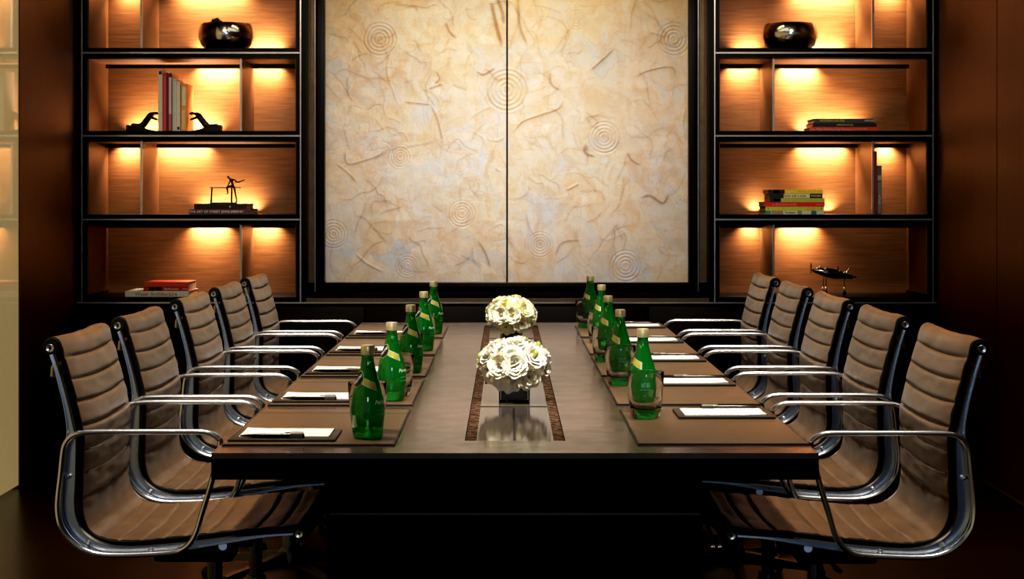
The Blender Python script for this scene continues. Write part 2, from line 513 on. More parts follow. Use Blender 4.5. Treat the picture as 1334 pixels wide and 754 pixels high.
shelving("shelving_unit", -2.100, -1.014, [(0, -1.808), (1, -1.3155), (2, -1.808), (3, -1.3155)],
         "lit honey-wood shelving unit left of the painting, holding hand bookends and books")
shelving("shelving_unit.001", 1.024, 2.108, [(0, 1.814), (1, 1.321), (2, 1.814), (3, 1.321)],
         "lit honey-wood shelving unit right of the painting, holding coloured books and an aeroplane sculpture")

# low cabinet running under everything
t = thing("low_cabinet", "long black built-in cabinet below the shelves and the painting", "cabinet", (0, FRONT, 0))
MB().box(-WX + 0.002, WX - 0.002, 0.0, BACK - FRONT, 0.06, 0.742).build("carcass", M["black_wood"], t, False)
MB().box(-WX + 0.02, WX - 0.02, 0.04, BACK - FRONT, 0.001, 0.06).build("plinth", M["frame_black"], t, False)
MB().box(-WX + 0.002, WX - 0.002, -0.008, 0.0, 0.742, 0.7495).build("top_edge", M["edge_metal"], t, False)
MB().box(-WX + 0.002, WX - 0.002, 0.0, BACK - FRONT, 0.742, 0.7495).build("cabinet_top", M["frame_black"], t, False)
for k in range(6):
    x = -WX + 0.03 + k * (2 * WX - 0.06) / 6
    MB().box(x + 0.004, x + (2 * WX - 0.06) / 6 - 0.004, -0.012, 0.0, 0.08, 0.725, 0.002).build("cabinet_door", M["black_wood"], t)

# centre bay around the painting
struct(box_obj("wall_center", -1.012, 1.022, 8.52, BACK, 0.7510, CEIL, M["black_wood"]), "black wall panel behind the painting")
def trim(i, x0, x1, y0, y1, z0, z1, m):
    return struct(box_obj("trim_%d" % i, x0, x1, y0, y1, z0, z1, m))
trim(2, -1.012, -0.990, FRONT, 8.519, 0.7495, CEIL, M["frame_black"])
trim(3, 1.000, 1.022, FRONT, 8.519, 0.7495, CEIL, M["frame_black"])
trim(4, -0.990, -0.950, 8.44, 8.519, 0.84, CEIL, M["bronze"])
trim(5, 0.962, 1.000, 8.44, 8.519, 0.84, CEIL, M["bronze"])
trim(6, -0.950, 0.962, 8.36, 8.519, 0.776, 0.800, M["frame_black"])
trim(7, -0.990, 1.000, FRONT + 0.005, 8.519, 0.7495, 0.768, M["bronze"])

# ------------------------------------------------------------------ textured painting: two relief panels in a black frame
PX0, PX1, PZ0, PZ1, PY = -0.906, 0.906, 0.842, 2.56, 8.44
def relief():
    step = 0.0044
    nx = int((PX1 - PX0) / step) + 1; nz = int((PZ1 - PZ0) / step) + 1
    X, Z = np.meshgrid(np.linspace(PX0, PX1, nx), np.linspace(PZ0, PZ1, nz))
    H = np.zeros_like(X); C = np.zeros_like(X)
    k = 8.45 / 2200
    def P(cx, cy):     # position on the painting measured from its drawing grid
        return (400 + cx / 1.796 - 660) * k, CAM_Z - (cy / 1.796 - 257) * k
    for cx, cy, r in [(170, 92, 42), (467, 212, 52), (630, 48, 26), (858, 92, 42), (695, 322, 40), (218, 368, 28), (362, 500, 34),
                      (62, 548, 36), (235, 622, 30), (545, 572, 32), (745, 622, 40), (872, 470, 14)]:
        x, z = P(cx, cy); R = r / 1.796 * k
        d = np.sqrt((X - x) ** 2 + (Z - z) ** 2)
        pitch = max(0.0135, R / 5)
        m = np.clip((R * 1.05 - d) / 0.01, 0, 1)
        H += m * 0.0017 * np.cos(2 * PI * d / pitch)
        C += m * 0.17 * np.clip(-np.cos(2 * PI * d / pitch), 0, 1)
    def stroke(pts, w, h, c, side=0.0):
        nonlocal H, C
        pts, L = smooth_path(pts, max(6, int(len(pts) * 5)))
        best = np.full(X.shape, 9.0); sg = np.zeros_like(X); tt = np.zeros_like(X)
        x0, x1 = pts[:, 0].min() - 6 * w, pts[:, 0].max() + 6 * w
        z0, z1 = pts[:, 1].min() - 6 * w, pts[:, 1].max() + 6 * w
        j0, j1 = np.searchsorted(X[0], [x0, x1]); i0, i1 = np.searchsorted(Z[:, 0], [z0, z1])
        if j1 <= j0 + 1 or i1 <= i0 + 1: return
        xs, zs = X[i0:i1, j0:j1], Z[i0:i1, j0:j1]
        best = np.full(xs.shape, 9.0); sg = np.zeros_like(xs); tt = np.zeros_like(xs)
        for q in range(len(pts) - 1):
            a, b2 = pts[q], pts[q + 1]
            ab = b2 - a; l2 = (ab ** 2).sum() + 1e-12
            u = np.clip(((xs - a[0]) * ab[0] + (zs - a[1]) * ab[1]) / l2, 0, 1)
            dx, dz = xs - a[0] - u * ab[0], zs - a[1] - u * ab[1]
            d = np.sqrt(dx * dx + dz * dz)
            s = np.sign(ab[0] * dz - ab[1] * dx)
            m = d < best
            best[m] = d[m]; sg[m] = s[m]; tt[m] = (q + u[m]) / (len(pts) - 1)
        taper = np.clip(np.minimum(tt, 1 - tt) * 6, 0, 1)
        ridge = np.exp(-(best / w) ** 1.4)
        H[i0:i1, j0:j1] += h * taper * (ridge + side * np.exp(-best / (w * 3)) * (sg > 0))
        C[i0:i1, j0:j1] += c * taper * np.exp(-(best / (w * 1.3)) ** 2) * (0.4 + 0.6 * (sg > 0))
        C[i0:i1, j0:j1] += 0.22 * c * taper * np.exp(-(best / (w * 5)) ** 2)
    big = [([(425, 0), (440, 50), (455, 108)], 0.008, 0.013, 0.9), ([(440, -20), (455, 30), (462, 60)], 0.009, 0.012, 0.7),
           ([(490, -30), (500, 60), (518, 108)], 0.006, 0.007, 0.5), ([(290, 245), (303, 280), (318, 330)], 0.006, 0.009, 0.4),
           ([(600, 228), (585, 255), (545, 270), (505, 285), (480, 312)], 0.006, 0.006, 0.7),
           ([(718, 113), (690, 135), (665, 162)], 0.006, 0.006, 0.7), ([(325, 55), (335, 75), (348, 92)], 0.006, 0.007, 0.8),
           ([(650, 335), (655, 360), (672, 365)], 0.006, 0.007, 0.9), ([(565, 165), (570, 195), (590, 215)], 0.005, 0.006, 0.7),
           ([(300, 195), (315, 180), (305, 165)], 0.005, 0.005, 0.8), ([(280, 210), (320, 192)], 0.005, 0.004, 0.8),
           ([(230, 240), (290, 244)], 0.004, 0.004, 0.7), ([(395, 165), (410, 172), (440, 160)], 0.005, 0.006, 0.9),
           ([(780, 468), (800, 462), (830, 470), (850, 452)], 0.007, 0.006, 0.9), ([(885, 250), (880, 290), (888, 330)], 0.006, 0.009, 0.1),
           ([(110, 595), (140, 615), (178, 640)], 0.005, 0.008, 0.3), ([(65, 380), (95, 405), (125, 432)], 0.004, 0.006, 0.5),
           ([(90, 340), (95, 378), (140, 372), (185, 360)], 0.005, 0.006, 0.5), ([(405, 560), (418, 590), (428, 628)], 0.005, 0.006, 0.8),
           ([(605, 445), (640, 428)], 0.006, 0.008, 0.2), ([(195, 115), (190, 160), (197, 200)], 0.006, 0.006, 0.1),
           ([(760, 180), (800, 165), (850, 160), (862, 180)], 0.004, 0.005, 0.7), ([(745, 355), (760, 375), (785, 385)], 0.006, 0.005, 0.8),
           ([(580, 600), (600, 570), (640, 560)], 0.005, 0.004, 0.7), ([(455, 400), (440, 395)], 0.005, 0.006, 0.3)]
    for pts, w, h, c in big:
        stroke([P(p[0] + rng.normal(0, 2.5), p[1] + rng.normal(0, 2.5)) for p in pts], w * .62, h * .55, c * .9, 0.5)
    for _ in range(270):
        x = rng.uniform(PX0, PX1); z = rng.uniform(PZ0, PZ1)
        a = rng.choice([0.0, PI / 2, 1.1, -1.1, 0.5, -0.5]) + rng.normal(0, 0.3)
        n = rng.randint(3, 6); l = rng.uniform(0.02, 0.06)
        pts = [(x, z)]
        for _q in range(n):
            a += rng.normal(0, 0.5)
            pts.append((pts[-1][0] + l * math.cos(a), pts[-1][1] + l * math.sin(a)))
        stroke(pts, rng.uniform(0.0014, 0.0032), rng.uniform(0.0003, 0.0017) * rng.choice([1, -1], p=[.75, .25]), rng.uniform(0.03, 0.5), rng.uniform(0, 0.9))
    # soft lumps
    g = rng.normal(0, 1, (40, 42))
    gi = np.linspace(0, 39, nz); gj = np.linspace(0, 41, nx)
    G = np.array([np.interp(gj, np.arange(42), row) for row in g])
    G = np.array([np.interp(gi, np.arange(40), G[:, j]) for j in range(nx)]).T
    H += 0.0011 * G
    return X, Z, H, np.clip(C, 0, 0.85)
X, Z, H, C = relief()
def panel(name, j0, j1, label):
    t = thing(name, label, "painting", (0, 0, 0), 0, "relief panels of the painting")
    xs, zs, hs, cs = X[:, j0:j1], Z[:, j0:j1], H[:, j0:j1], C[:, j0:j1]
    nz, nx = xs.shape
    V = np.stack([xs, PY - np.clip(hs, -0.006, 0.02), zs], -1).reshape(-1, 3)
    idx = np.arange(nz * nx).reshape(nz, nx)
    F = np.stack([idx[:-1, :-1], idx[:-1, 1:], idx[1:, 1:], idx[1:, :-1]], -1).reshape(-1, 4)
    me = bpy.data.meshes.new("painted_relief")
    me.from_pydata(V.tolist(), [], F.tolist())
    at = me.attributes.new("crease", "FLOAT", "POINT")
    at.data.foreach_set("value", cs.reshape(-1).astype(np.float32))
    me.polygons.foreach_set("use_smooth", [True] * len(me.polygons))
    me.materials.append(M["painting"])
    link("painted_relief", me, t)
    MB().box(xs[0, 0], xs[0, -1], PY + 0.008, PY + 0.03, PZ0, PZ1).build("backing_board", M["painting"], t, False)
    return t
nxx = X.shape[1]; mid = int(nxx * 0.5)
panel("relief_painting", 0, mid - 0, "left cream and blue-grey relief panel with rings and creased plaster, on the back wall")
panel("relief_painting.001", mid + 1, nxx, "right cream and tan relief panel with rings and creased plaster, on the back wall")
fr = thing("painting_frame", "wide black frame around the pair of cream relief panels", "frame", (0, 8.45, 0))
for nm, b2 in (("frame_rail", (PX0 - .044, PX1 + .044, PZ0 - .040, PZ0)), ("frame_stile", (PX0 - .044, PX0, PZ0, CEIL - .02)),
               ("frame_stile", (PX1, PX1 + .044, PZ0, CEIL - .02)), ("frame_rail", (PX0 - .044, PX1 + .044, PZ1, CEIL - .001))):
    MB().box(b2[0], b2[1], -0.06, 0.05, b2[2], b2[3], 0.003).build(nm, M["frame_black"], fr)
for x in (PX0 - .047, PX1 + .044):
    MB().box(x, x + 0.003, -0.062, -0.055, 0.79, CEIL - .02).build("frame_edge", M["edge_metal"], fr, False)

# ------------------------------------------------------------------ table
TX0, TX1, TY0, TY1 = -0.631, 0.667, 3.607, 7.37
t = thing("conference_table", "long dark wood conference table with an inlaid centre strip and black block base", "table", (TCX, (TY0 + TY1) / 2, 0))
cy = (TY0 + TY1) / 2
RX0, RX1, RY0, RY1 = -0.094, 0.132, 3.79, 7.20
def bxl(x0, x1, y0, y1, z0, z1, bev=0):
    return MB().box(x0 - TCX, x1 - TCX, y0 - cy, y1 - cy, z0, z1, bev)
mb = bxl(TX0, TX1, TY0, RY0, TT - 0.012, TT)
for a in ((TX0, TX1, RY1, TY1), (TX0, RX0, RY0, RY1), (RX1, TX1, RY0, RY1)):
    mb.box(a[0] - TCX, a[1] - TCX, a[2] - cy, a[3] - cy, TT - 0.012, TT)
mb.build("tabletop", M["table"], t, False)
bxl(TX0, TX1, TY0, TY1, TT - 0.057, TT - 0.012).build("table_edge", M["table_dark"], t, False)
bxl(-0.43, 0.47, 4.05, 6.95, 0.0, TT - 0.057).build("base", M["black_wood"], t, False)
bxl(-0.425, 0.465, 4.045, 4.05, 0.505, 0.511).build("base_line", M["base_alu"], t, False)
bxl(RX0 + 0.002, RX0 + 0.026, RY0, RY1, TT - 0.012, TT - 0.002).build("grain_inlay", M["grain_strip"], t, False)
bxl(RX1 - 0.026, RX1 - 0.002, RY0, RY1, TT - 0.012, TT - 0.002).build("grain_inlay", M["grain_strip"], t, False)
bxl(RX0 + .026, RX1 - .026, RY0, RY1, TT - 0.012, TT - 0.006).build("inlay_joint", M["frame_black"], t, False)
for (x0, x1, y0, y1) in ((RX0 + .026, .0150, RY0, 4.405), (.0210, RX1 - .026, RY0, 4.405), (RX0 + .026, RX1 - .026, 4.429, 6.545),
                         (RX0 + .026, .0150, 6.575, RY1), (.0210, RX1 - .026, 6.575, RY1)):
    bxl(x0, x1, y0, y1, TT - 0.006, TT - 0.0015).build("inlay_panel", M["inlay_glass"], t, False)

# ------------------------------------------------------------------ chair
LOOP = [(0.059, 0.713), (0.055, 0.726), (0.044, 0.735), (0.028, 0.7405), (0.002, 0.742), (-0.06, 0.742), (-0.129, 0.742), (-0.19, 0.742), (-0.233, 0.741), (-0.257, 0.738),
        (-0.273, 0.731), (-0.285, 0.717), (-0.291, 0.698), (-0.296, 0.650), (-0.302, 0.598), (-0.303, 0.569), (-0.299, 0.540),
        (-0.288, 0.517), (-0.270, 0.496), (-0.244, 0.478), (-0.202, 0.467), (-0.129, 0.467), (-0.050, 0.472), (-0.024, 0.480),
        (-0.006, 0.496), (0.007, 0.520), (0.021, 0.567), (0.042, 0.637)]
SLING = [(-0.343, 0.922), (-0.341, 0.936), (-0.328, 0.943), (-0.314, 0.936), (-0.306, 0.910), (-0.289, 0.852), (-0.276, 0.802), (-0.264, 0.752),
         (-0.261, 0.720), (-0.262, 0.671), (-0.263, 0.618), (-0.264, 0.572), (-0.260, 0.539), (-0.247, 0.512), (-0.224, 0.495), (-0.180, 0.485),
         (-0.126, 0.486), (-0.074, 0.491), (-0.023, 0.496), (0.030, 0.502), (0.083, 0.508), (0.154, 0.514), (0.212, 0.518), (0.234, 0.524),
         (0.247, 0.515), (0.246, 0.500)]
RIN = [(-0.318, 0.915), (-0.307, 0.880), (-0.300, 0.858), (-0.285, 0.802), (-0.274, 0.752), (-0.268, 0.724), (-0.268, 0.671), (-0.269, 0.628), (-0.271, 0.581), (-0.267, 0.549),
       (-0.254, 0.520), (-0.227, 0.497), (-0.185, 0.482), (-0.137, 0.480), (-0.058, 0.486), (0.006, 0.493), (0.080, 0.502), (0.154, 0.509), (0.220, 0.513)]
ROUT = [(-0.326, 0.912), (-0.315, 0.878), (-0.308, 0.850), (-0.296, 0.802), (-0.288, 0.752), (-0.289, 0.724), (-0.294, 0.671), (-0.298, 0.628), (-0.300, 0.581), (-0.296, 0.549),
        (-0.280, 0.515), (-0.250, 0.486), (-0.205, 0.467), (-0.137, 0.464), (-0.058, 0.471), (0.006, 0.479), (0.080, 0.491), (0.154, 0.503), (0.220, 0.508)]
HW = 0.232   # half width of the sling

def chair_proto():
    t = thing("conference_chair", "x", "chair")
    # leather sling with horizontal padded ribs
    N = 289
    path, L = smooth_path(SLING, N)
    pitch = 0.0505
    nrm = []
    for i in range(N):
        a, b2 = path[max(0, i - 1)], path[min(N - 1, i + 1)]
        d = (b2 - a) / (np.linalg.norm(b2 - a) + 1e-9)
        nrm.append((-d[1], d[0]))          # points to the sitter's side
    U = np.linspace(-1, 1, 19)
    arc = np.r_[0, np.cumsum(np.linalg.norm(np.diff(path, axis=0), axis=1))]
    def at_(x, z): return float(arc[np.argmin((path[:, 0] - x) ** 2 + (path[:, 1] - z) ** 2)])
    seams = [at_(*p) for p in [(-.304, .9036), (-.289, .852), (-.276, .801), (-.264, .749), (-.262, .697), (-.263, .644), (-.264, .592),
             (-.222, .494), (-.177, .485), (-.127, .486), (-.075, .491), (-.025, .496), (.028, .502), (.081, .508), (.133, .512), (.186, .516), (.236, .524)]]
    def puff(s):
        prev = 0.0
        for q in seams:
            if s < q:
                w = q - prev
                return 1 - abs(2 * (s - prev) / w - 1) ** 7
            prev = q
        return 0
    front, back = [], []
    for i in range(N):
        s = L * i / (N - 1)
        pf = puff(s)
        # leave the deep fold of the seat corner as one fat roll
        rf, rb = [], []
        for u in U:
            e = 1 - abs(u) ** 6
            sag = (1 - u * u)
            wr = 0.0012 * noise.noise(Vector((u * 3.2, s * 22, 3.1))) + 0.0008 * noise.noise(Vector((u * 9, s * 50, 7)))
            off = 0.004 + 0.0062 * pf * (0.35 + 0.65 * e) + wr * 2
            x = path[i][0] + nrm[i][0] * off + 0.004 * sag
            z = path[i][1] + nrm[i][1] * off - 0.007 * sag
            rf.append((x, u * HW, z))
            x = path[i][0] - nrm[i][0] * (0.004 + 0.004 * pf * e) + 0.004 * sag
            z = path[i][1] - nrm[i][1] * (0.004 + 0.004 * pf * e) - 0.007 * sag
            rb.append((x, u * HW, z))
        front.append(rf); back.append(rb)
    mb = MB()
    mb.grid(front); mb.grid([r[::-1] for r in back])
    nu = len(U); o2 = N * nu
    for i in range(N - 1):   # close the edges
        mb.f.append((i * nu, (i + 1) * nu, o2 + (i + 1) * nu + nu - 1, o2 + i * nu + nu - 1))
        mb.f.append((i * nu + nu - 1, o2 + i * nu, o2 + (i + 1) * nu, (i + 1) * nu + nu - 1))
    for i in (0, N - 1):
        for j in range(nu - 1):
            mb.f.append((i * nu + j, i * nu + j + 1, o2 + i * nu + nu - 2 - j, o2 + i * nu + nu - 1 - j))
    sl = mb.build("leather_sling", M["leather"], t, ang=75)
    # stitched black binding along both edges
    bp, _ = smooth_path(SLING, 110)
    for sg in (-1, 1):
        MB().sweep_xz(bp.tolist(), sg * (HW + 0.002), 0.0054, 0.0045, n=8, sq=0.7).build("edge_binding", M["black_edge"], t)
    # rollers with metal caps
    for px, pz in ((-0.329, 0.926), (0.232, 0.508)):
        MB().lathe([(0.0165, -HW - 0.012), (0.0165, HW + 0.012)], 20, (px, 0, pz), "Y").build("end_roller", M["black_plastic"], t)
        for sg in (-1, 1):
            y = sg * (HW + 0.012)
            c = MB().lathe([(0.0, 0), (0.0030, 0.0), (0.0035, sg * 0.002), (0.0085, sg * 0.0035), (0.0095, sg * 0.0015), (0.0095, 0)], 18, (px, y, pz), "Y")
            cp = c.build("roller_cap", M["cap_metal"], t)
            MB().lathe([(0.0028, sg * 0.0022), (0.0028, sg * 0.0032), (0.0, sg * 0.0032)], 6, (px, y, pz), "Y").build("socket_screw", M["black_plastic"], cp)
    # cast side ribs
    a, _ = smooth_path(RIN, 90)
    # pair outer points with inner ones by index so that the section stays square to the curve
    def dense(L_):
        out = []
        P = [np.array(p) for p in L_]; P = [2 * P[0] - P[1]] + P + [2 * P[-1] - P[-2]]
        for i in range(1, len(P) - 2):
            for k in range(5):
                q = k / 5; p0, p1, p2, p3 = P[i - 1:i + 3]
                out.append(0.5 * ((2 * p1) + (-p0 + p2) * q + (2 * p0 - 5 * p1 + 4 * p2 - p3) * q * q + (-p0 + 3 * p1 - 3 * p2 + p3) * q ** 3))
        out.append(P[-2]); return out
    ri, ro = dense(RIN), dense(ROUT)
    for sg in (-1, 1):
        yc = sg * (HW + 0.020)
        sec = [(0, .011), (.13, .011), (.2, .003), (.8, .003), (.87, .011), (1, .011), (1, -.011), (.87, -.011), (.8, -.003), (.2, -.003), (.13, -.011), (0, -.011)]
        V, F = [], []
        n = len(sec)
        for p, q in zip(ri, ro):
            for u, y in sec:
                V.append((p[0] + (q[0] - p[0]) * u, yc + y, p[1] + (q[1] - p[1]) * u))
        for i in range(len(ri) - 1):
            for k in range(n):
                k2 = (k + 1) % n
                F.append((i * n + k, i * n + k2, (i + 1) * n + k2, (i + 1) * n + k))
        F.append(tuple(range(n))); F.append(tuple((len(ri) - 1) * n + k for k in range(n))[::-1])
        rb = MB().add(V, F).build("side_rib", M["rib_alu"], t, ang=50)
        for x, z in ((-0.284, 0.640), (-0.238, 0.491), (-0.098, 0.476)):
            MB().lathe([(0.0055, -0.004), (0.0055, 0.006), (0.003, 0.0085), (0, 0.009)] if sg > 0 else [(0.0055, 0.004), (0.0055, -0.006), (0.003, -0.0085), (0, -0.009)],
                       12, (x, yc + sg * 0.006, z), "Y").build("fixing_screw", M["cap_metal"], rb)
    # arm loops
    lp = []
    P = [np.array(p) for p in LOOP]; m = len(P)
    for i in range(m):
        p0, p1, p2, p3 = P[i - 1], P[i], P[(i + 1) % m], P[(i + 2) % m]
        for k in range(4):
            q = k / 4
            lp.append(tuple(0.5 * ((2 * p1) + (-p0 + p2) * q + (2 * p0 - 5 * p1 + 4 * p2 - p3) * q * q + (-p0 + 3 * p1 - 3 * p2 + p3) * q ** 3)))
    for sg in (-1, 1):
        MB().sweep_xz(lp, sg * 0.275, 0.0066, 0.0105, closed=True, n=12).build("armrest_loop", M["chrome"], t)
    # spreader bars
    MB().sweep_xz([(-0.3235, 0.862), (-0.3225, 0.866), (-0.3215, 0.882), (-0.3205, 0.886)], 0, 0.0085, HW + 0.020, n=16, sq=0.35).build("back_spreader", M["champagne"], t)
    for x in (-0.16, 0.06):
        z = 0.470 if x < 0 else 0.480
        MB().tube([(x, -HW - 0.012, z), (x, 0, z - 0.036), (x, HW + 0.012, z)], 0.010, 10).build("seat_spreader", M["rib_alu"], t)
    # mechanism, column, star base
    MB().box(-0.14, 0.05, -0.05, 0.05, 0.400, 0.445, 0.010).box(-0.17, 0.09, -0.012, 0.012, 0.430, 0.452).build("tilt_mechanism", M["black_plastic"], t)
    MB().tube([(-0.02, 0.05, 0.42), (-0.02, 0.16, 0.415), (-0.02, 0.21, 0.420)], 0.005, 8).build("height_lever", M["black_plastic"], t)
    MB().lathe([(0.018, 0.20), (0.018, 0.405)], 20).lathe([(0.028, 0.09), (0.028, 0.21), (0.024, 0.215)], 20).build("gas_column", M["base_alu"], t)
    MB().lathe([(0.030, 0.075), (0.040, 0.082), (0.040, 0.118), (0.030, 0.135)], 24).build("base_hub", M["base_alu"], t)
    for k in range(5):
        a = 2 * PI * k / 5 + 0.3
        c, s = math.cos(a), math.sin(a)
        V = []
        for r, w, z0, z1 in ((0.035, 0.020, 0.085, 0.122), (0.16, 0.016, 0.078, 0.104), (0.29, 0.012, 0.072, 0.088)):
            for y, z in ((-w, z0), (w, z0), (w * 0.8, z1), (-w * 0.8, z1)):
                V.append((r * c - y * s, r * s + y * c, z))
        F = [(0, 1, 2, 3), (8, 11, 10, 9)] + [(i * 4 + j, i * 4 + (j + 1) % 4, (i + 1) * 4 + (j + 1) % 4, (i + 1) * 4 + j) for i in range(2) for j in range(4)]
        MB().add(V, F).build("base_arm", M["base_alu"], t)
        x, y = 0.29 * c, 0.29 * s
        cm = MB()
        for sd in (-1, 1):
            V2 = MB().lathe([(0.008, sd * 0.004), (0.027, sd * 0.006), (0.027, sd * 0.018), (0.020, sd * 0.022), (0, sd * 0.022)], 18, axis="Y")
            cm.add([(p[0] * c - p[1] * s + x, p[0] * s + p[1] * c + y, p[2] + 0.0275) for p in V2.v], V2.f)
        cm.tube([(x, y, 0.03), (x, y, 0.078)], 0.006, 8)
        cm.build("caster", M["black_plastic"], t)
    return t

proto = chair_proto()
ord_l = ["nearest on the left, in full side view", "second on the left counted from the front", "middle one of the five on the left",
         "fourth on the left counted from the front", "farthest on the left, beside the lit shelving"]
ord_r = [s.replace("left", "right") for s in ord_l]
LY = [4.052, 4.712, 5.480, 6.172, 6.865]
RY = [4.030, 4.755, 5.480, 6.200, 6.915]
first = True
for i in range(5):
    lab = "brown ribbed leather chair, " + ord_l[i]
    if first:
        proto.location = (-0.70, LY[0], 0); proto["label"] = lab; proto["group"] = "chairs along the left side of the table"; first = False
    else:
        dup(proto, (-0.70, LY[i], 0), 0, lab, "chairs along the left side of the table")
for i in range(5):
    dup(proto, (0.736, RY[i], 0), PI, "brown ribbed leather chair, " + ord_r[i], "chairs along the right side of the table")

# ------------------------------------------------------------------ place settings
POS = ["nearest", "second from the front", "middle", "fourth from the front", "farthest"]
def mat_proto(fold):
    t = thing("desk_mat", "x", "desk mat")
    MB().box(-0.1895, 0.1895, -0.306, 0.306, 0, 0.0040).build("mat_edge", M["mat_edge"], t, False)
    mb = MB()
    if fold:
        mb.box(-0.186, 0.186, -0.302, 0.222, 0.0035, 0.0050, 0.0006)
        mb.box(-0.186, 0.186, 0.234, 0.302, 0.0035, 0.0050, 0.0006)
        MB().box(-0.186, 0.186, 0.2225, 0.2335, 0.0038, 0.0048).build("fold_line", M["mat_edge"], t, False)
    else:
        mb.box(-0.186, 0.186, -0.302, 0.302, 0.0035, 0.0050, 0.0006)
    mb.build("leather_top", M["mat_leather"], t)
    return t
def holder_proto():
    t = thing("notepad_holder", "x", "notepad holder")
    MB().box(-0.1185, 0.1185, -0.0825, 0.0825, 0, 0.006, 0.0015).build("tray", M["tray"], t)
    mb = MB()
    P = []
    for i in range(7):
        row = []
        for j in range(9):
            x = -0.098 + 0.200 * j / 8; y = -0.058 + 0.130 * i / 6
            c = max(0, (i - 4) / 2) * max(0, 1 - j / 2) * 0.002
            row.append((x, y, 0.0092 + c))
        P.append(row)
    mb.box(-0.098, 0.102, -0.058, 0.072, 0.0061, 0.0090)
    mb.grid(P)
    pp = mb.build("paper_pad", M["paper"], t, False)
    pr = MB()
    for k in range(5):
        pr.box(-0.095, -0.082, -0.04 + 0.02 * k, -0.033 + 0.02 * k, 0.0093, 0.0095)
    pr.build("printed_mark", M["print"], pp, False)
    MB().sweep_xz([(-0.0, 0.0065), (-0.0, 0.011), (0.0, 0.0155)], -5, 0.001, 0.001, n=4)
    # loop: a short band bent over the pen, running along X
    band = []
    for a in range(0, 13):
        th = PI * a / 12
        band.append((-0.062 + 0.0085 * math.cos(th), 0.0062 + 0.0125 * math.sin(th)))
    V, F = [], []
    for y, z in band:
        V += [(0.018, y - 0.004, z), (0.048, y - 0.004, z), (0.048, y - 0.004, z), (0.018, y - 0.004, z)]
    V = []
    for k, (y, z) in enumerate(band):
        th = PI * k / 12
        V += [(0.018, y, z), (0.046, y, z), (0.046, y + 0.0012 * math.cos(th), z + 0.0012 * math.sin(th)), (0.018, y + 0.0012 * math.cos(th), z + 0.0012 * math.sin(th))]
    for k in range(len(band) - 1):
        for j in range(4):
            F.append((k * 4 + j, k * 4 + (j + 1) % 4, (k + 1) * 4 + (j + 1) % 4, (k + 1) * 4 + j))
    lo = MB().add(V, F).build("pen_loop", M["tray"], t)
    return t
def pen_proto():
    t = thing("pen", "x", "pen")
    y, z = 0.0, 0.0052
    mb = MB().lathe([(0.0008, -0.078), (0.0018, -0.074), (0.0040, -0.052), (0.0050, -0.040), (0.0050, 0.028)], 14, (0, y, z), "X")
    mb.build("barrel", M["pen"], t)
    MB().lathe([(0.0054, 0.028), (0.0056, 0.030), (0.0056, 0.062), (0.0045, 0.065), (0, 0.066)], 14, (0, y, z), "X").build("cap", M["pen"], t)
    MB().box(0.022, 0.060, -0.001, 0.001, z + 0.0055, z + 0.0075).build("clip", M["chrome"], t, False)
    return t
BPROF = [(0.0, 0.003), (0.022, 0.003), (0.027, 0.0), (0.0315, 0.001), (0.0335, 0.006), (0.0352, 0.020), (0.0375, 0.040), (0.0388, 0.058), (0.0380, 0.075), (0.0358, 0.092),
         (0.0320, 0.108), (0.0275, 0.122), (0.0232, 0.136), (0.0192, 0.150), (0.0163, 0.162), (0.0145, 0.174), (0.0138, 0.184), (0.0150, 0.186), (0.0150, 0.189), (0.0125, 0.190), (0.0125, 0.204)]
def brad(z):
    zz = [p[1] for p in BPROF[4:17]]; rr = [p[0] for p in BPROF[4:17]]
    return float(np.interp(z, zz, rr))
def patch(t0, t1, zf0, zf1, off, nt=14, nz=8):
    """sheet on the bottle wall between angles t0,t1 (0 = facing -Y); zf0/zf1 give lower and upper heights"""
    P = []
    for i in range(nz + 1):
        row = []
        for j in range(nt + 1):
            u = j / nt; th = t0 + (t1 - t0) * u
            z = zf0(u) + (zf1(u) - zf0(u)) * i / nz
            r = brad(z) + off
            row.append((r * math.sin(th), -r * math.cos(th), z))
        P.append(row)
    return MB().grid(P)
def oval(tc, zc, rt, rz, off):
    V = []; F = []
    n = 28; rings = 5
    for q in range(rings + 1):
        for k in range(n):
            a = 2 * PI * k / n; f = q / rings
            th = tc + rt * f * math.cos(a); z = zc + rz * f * math.sin(a) + rt * f * math.cos(a) * 0.008
            r = brad(z) + off
            V.append((r * math.sin(th), -r * math.cos(th), z))
    for q in range(rings):
        for k in range(n):
            k2 = (k + 1) % n
            F.append((q * n + k, q * n + k2, (q + 1) * n + k2, (q + 1) * n + k))
    return MB().add(V, F)
def wrap_text(body, size, tc, zc, off, rot=0.0, bold=0.0, shear=0.0):
    v, f = text_verts(body, size, bold, shear)
    V = []
    for x, y, _ in v:
        xx = x * math.cos(rot) - y * math.sin(rot); yy = x * math.sin(rot) + y * math.cos(rot)
        z = zc + yy; r = brad(z) + off
        th = tc + xx / brad(zc)
        V.append((r * math.sin(th), -r * math.cos(th), z))
    return MB().add(V, f)
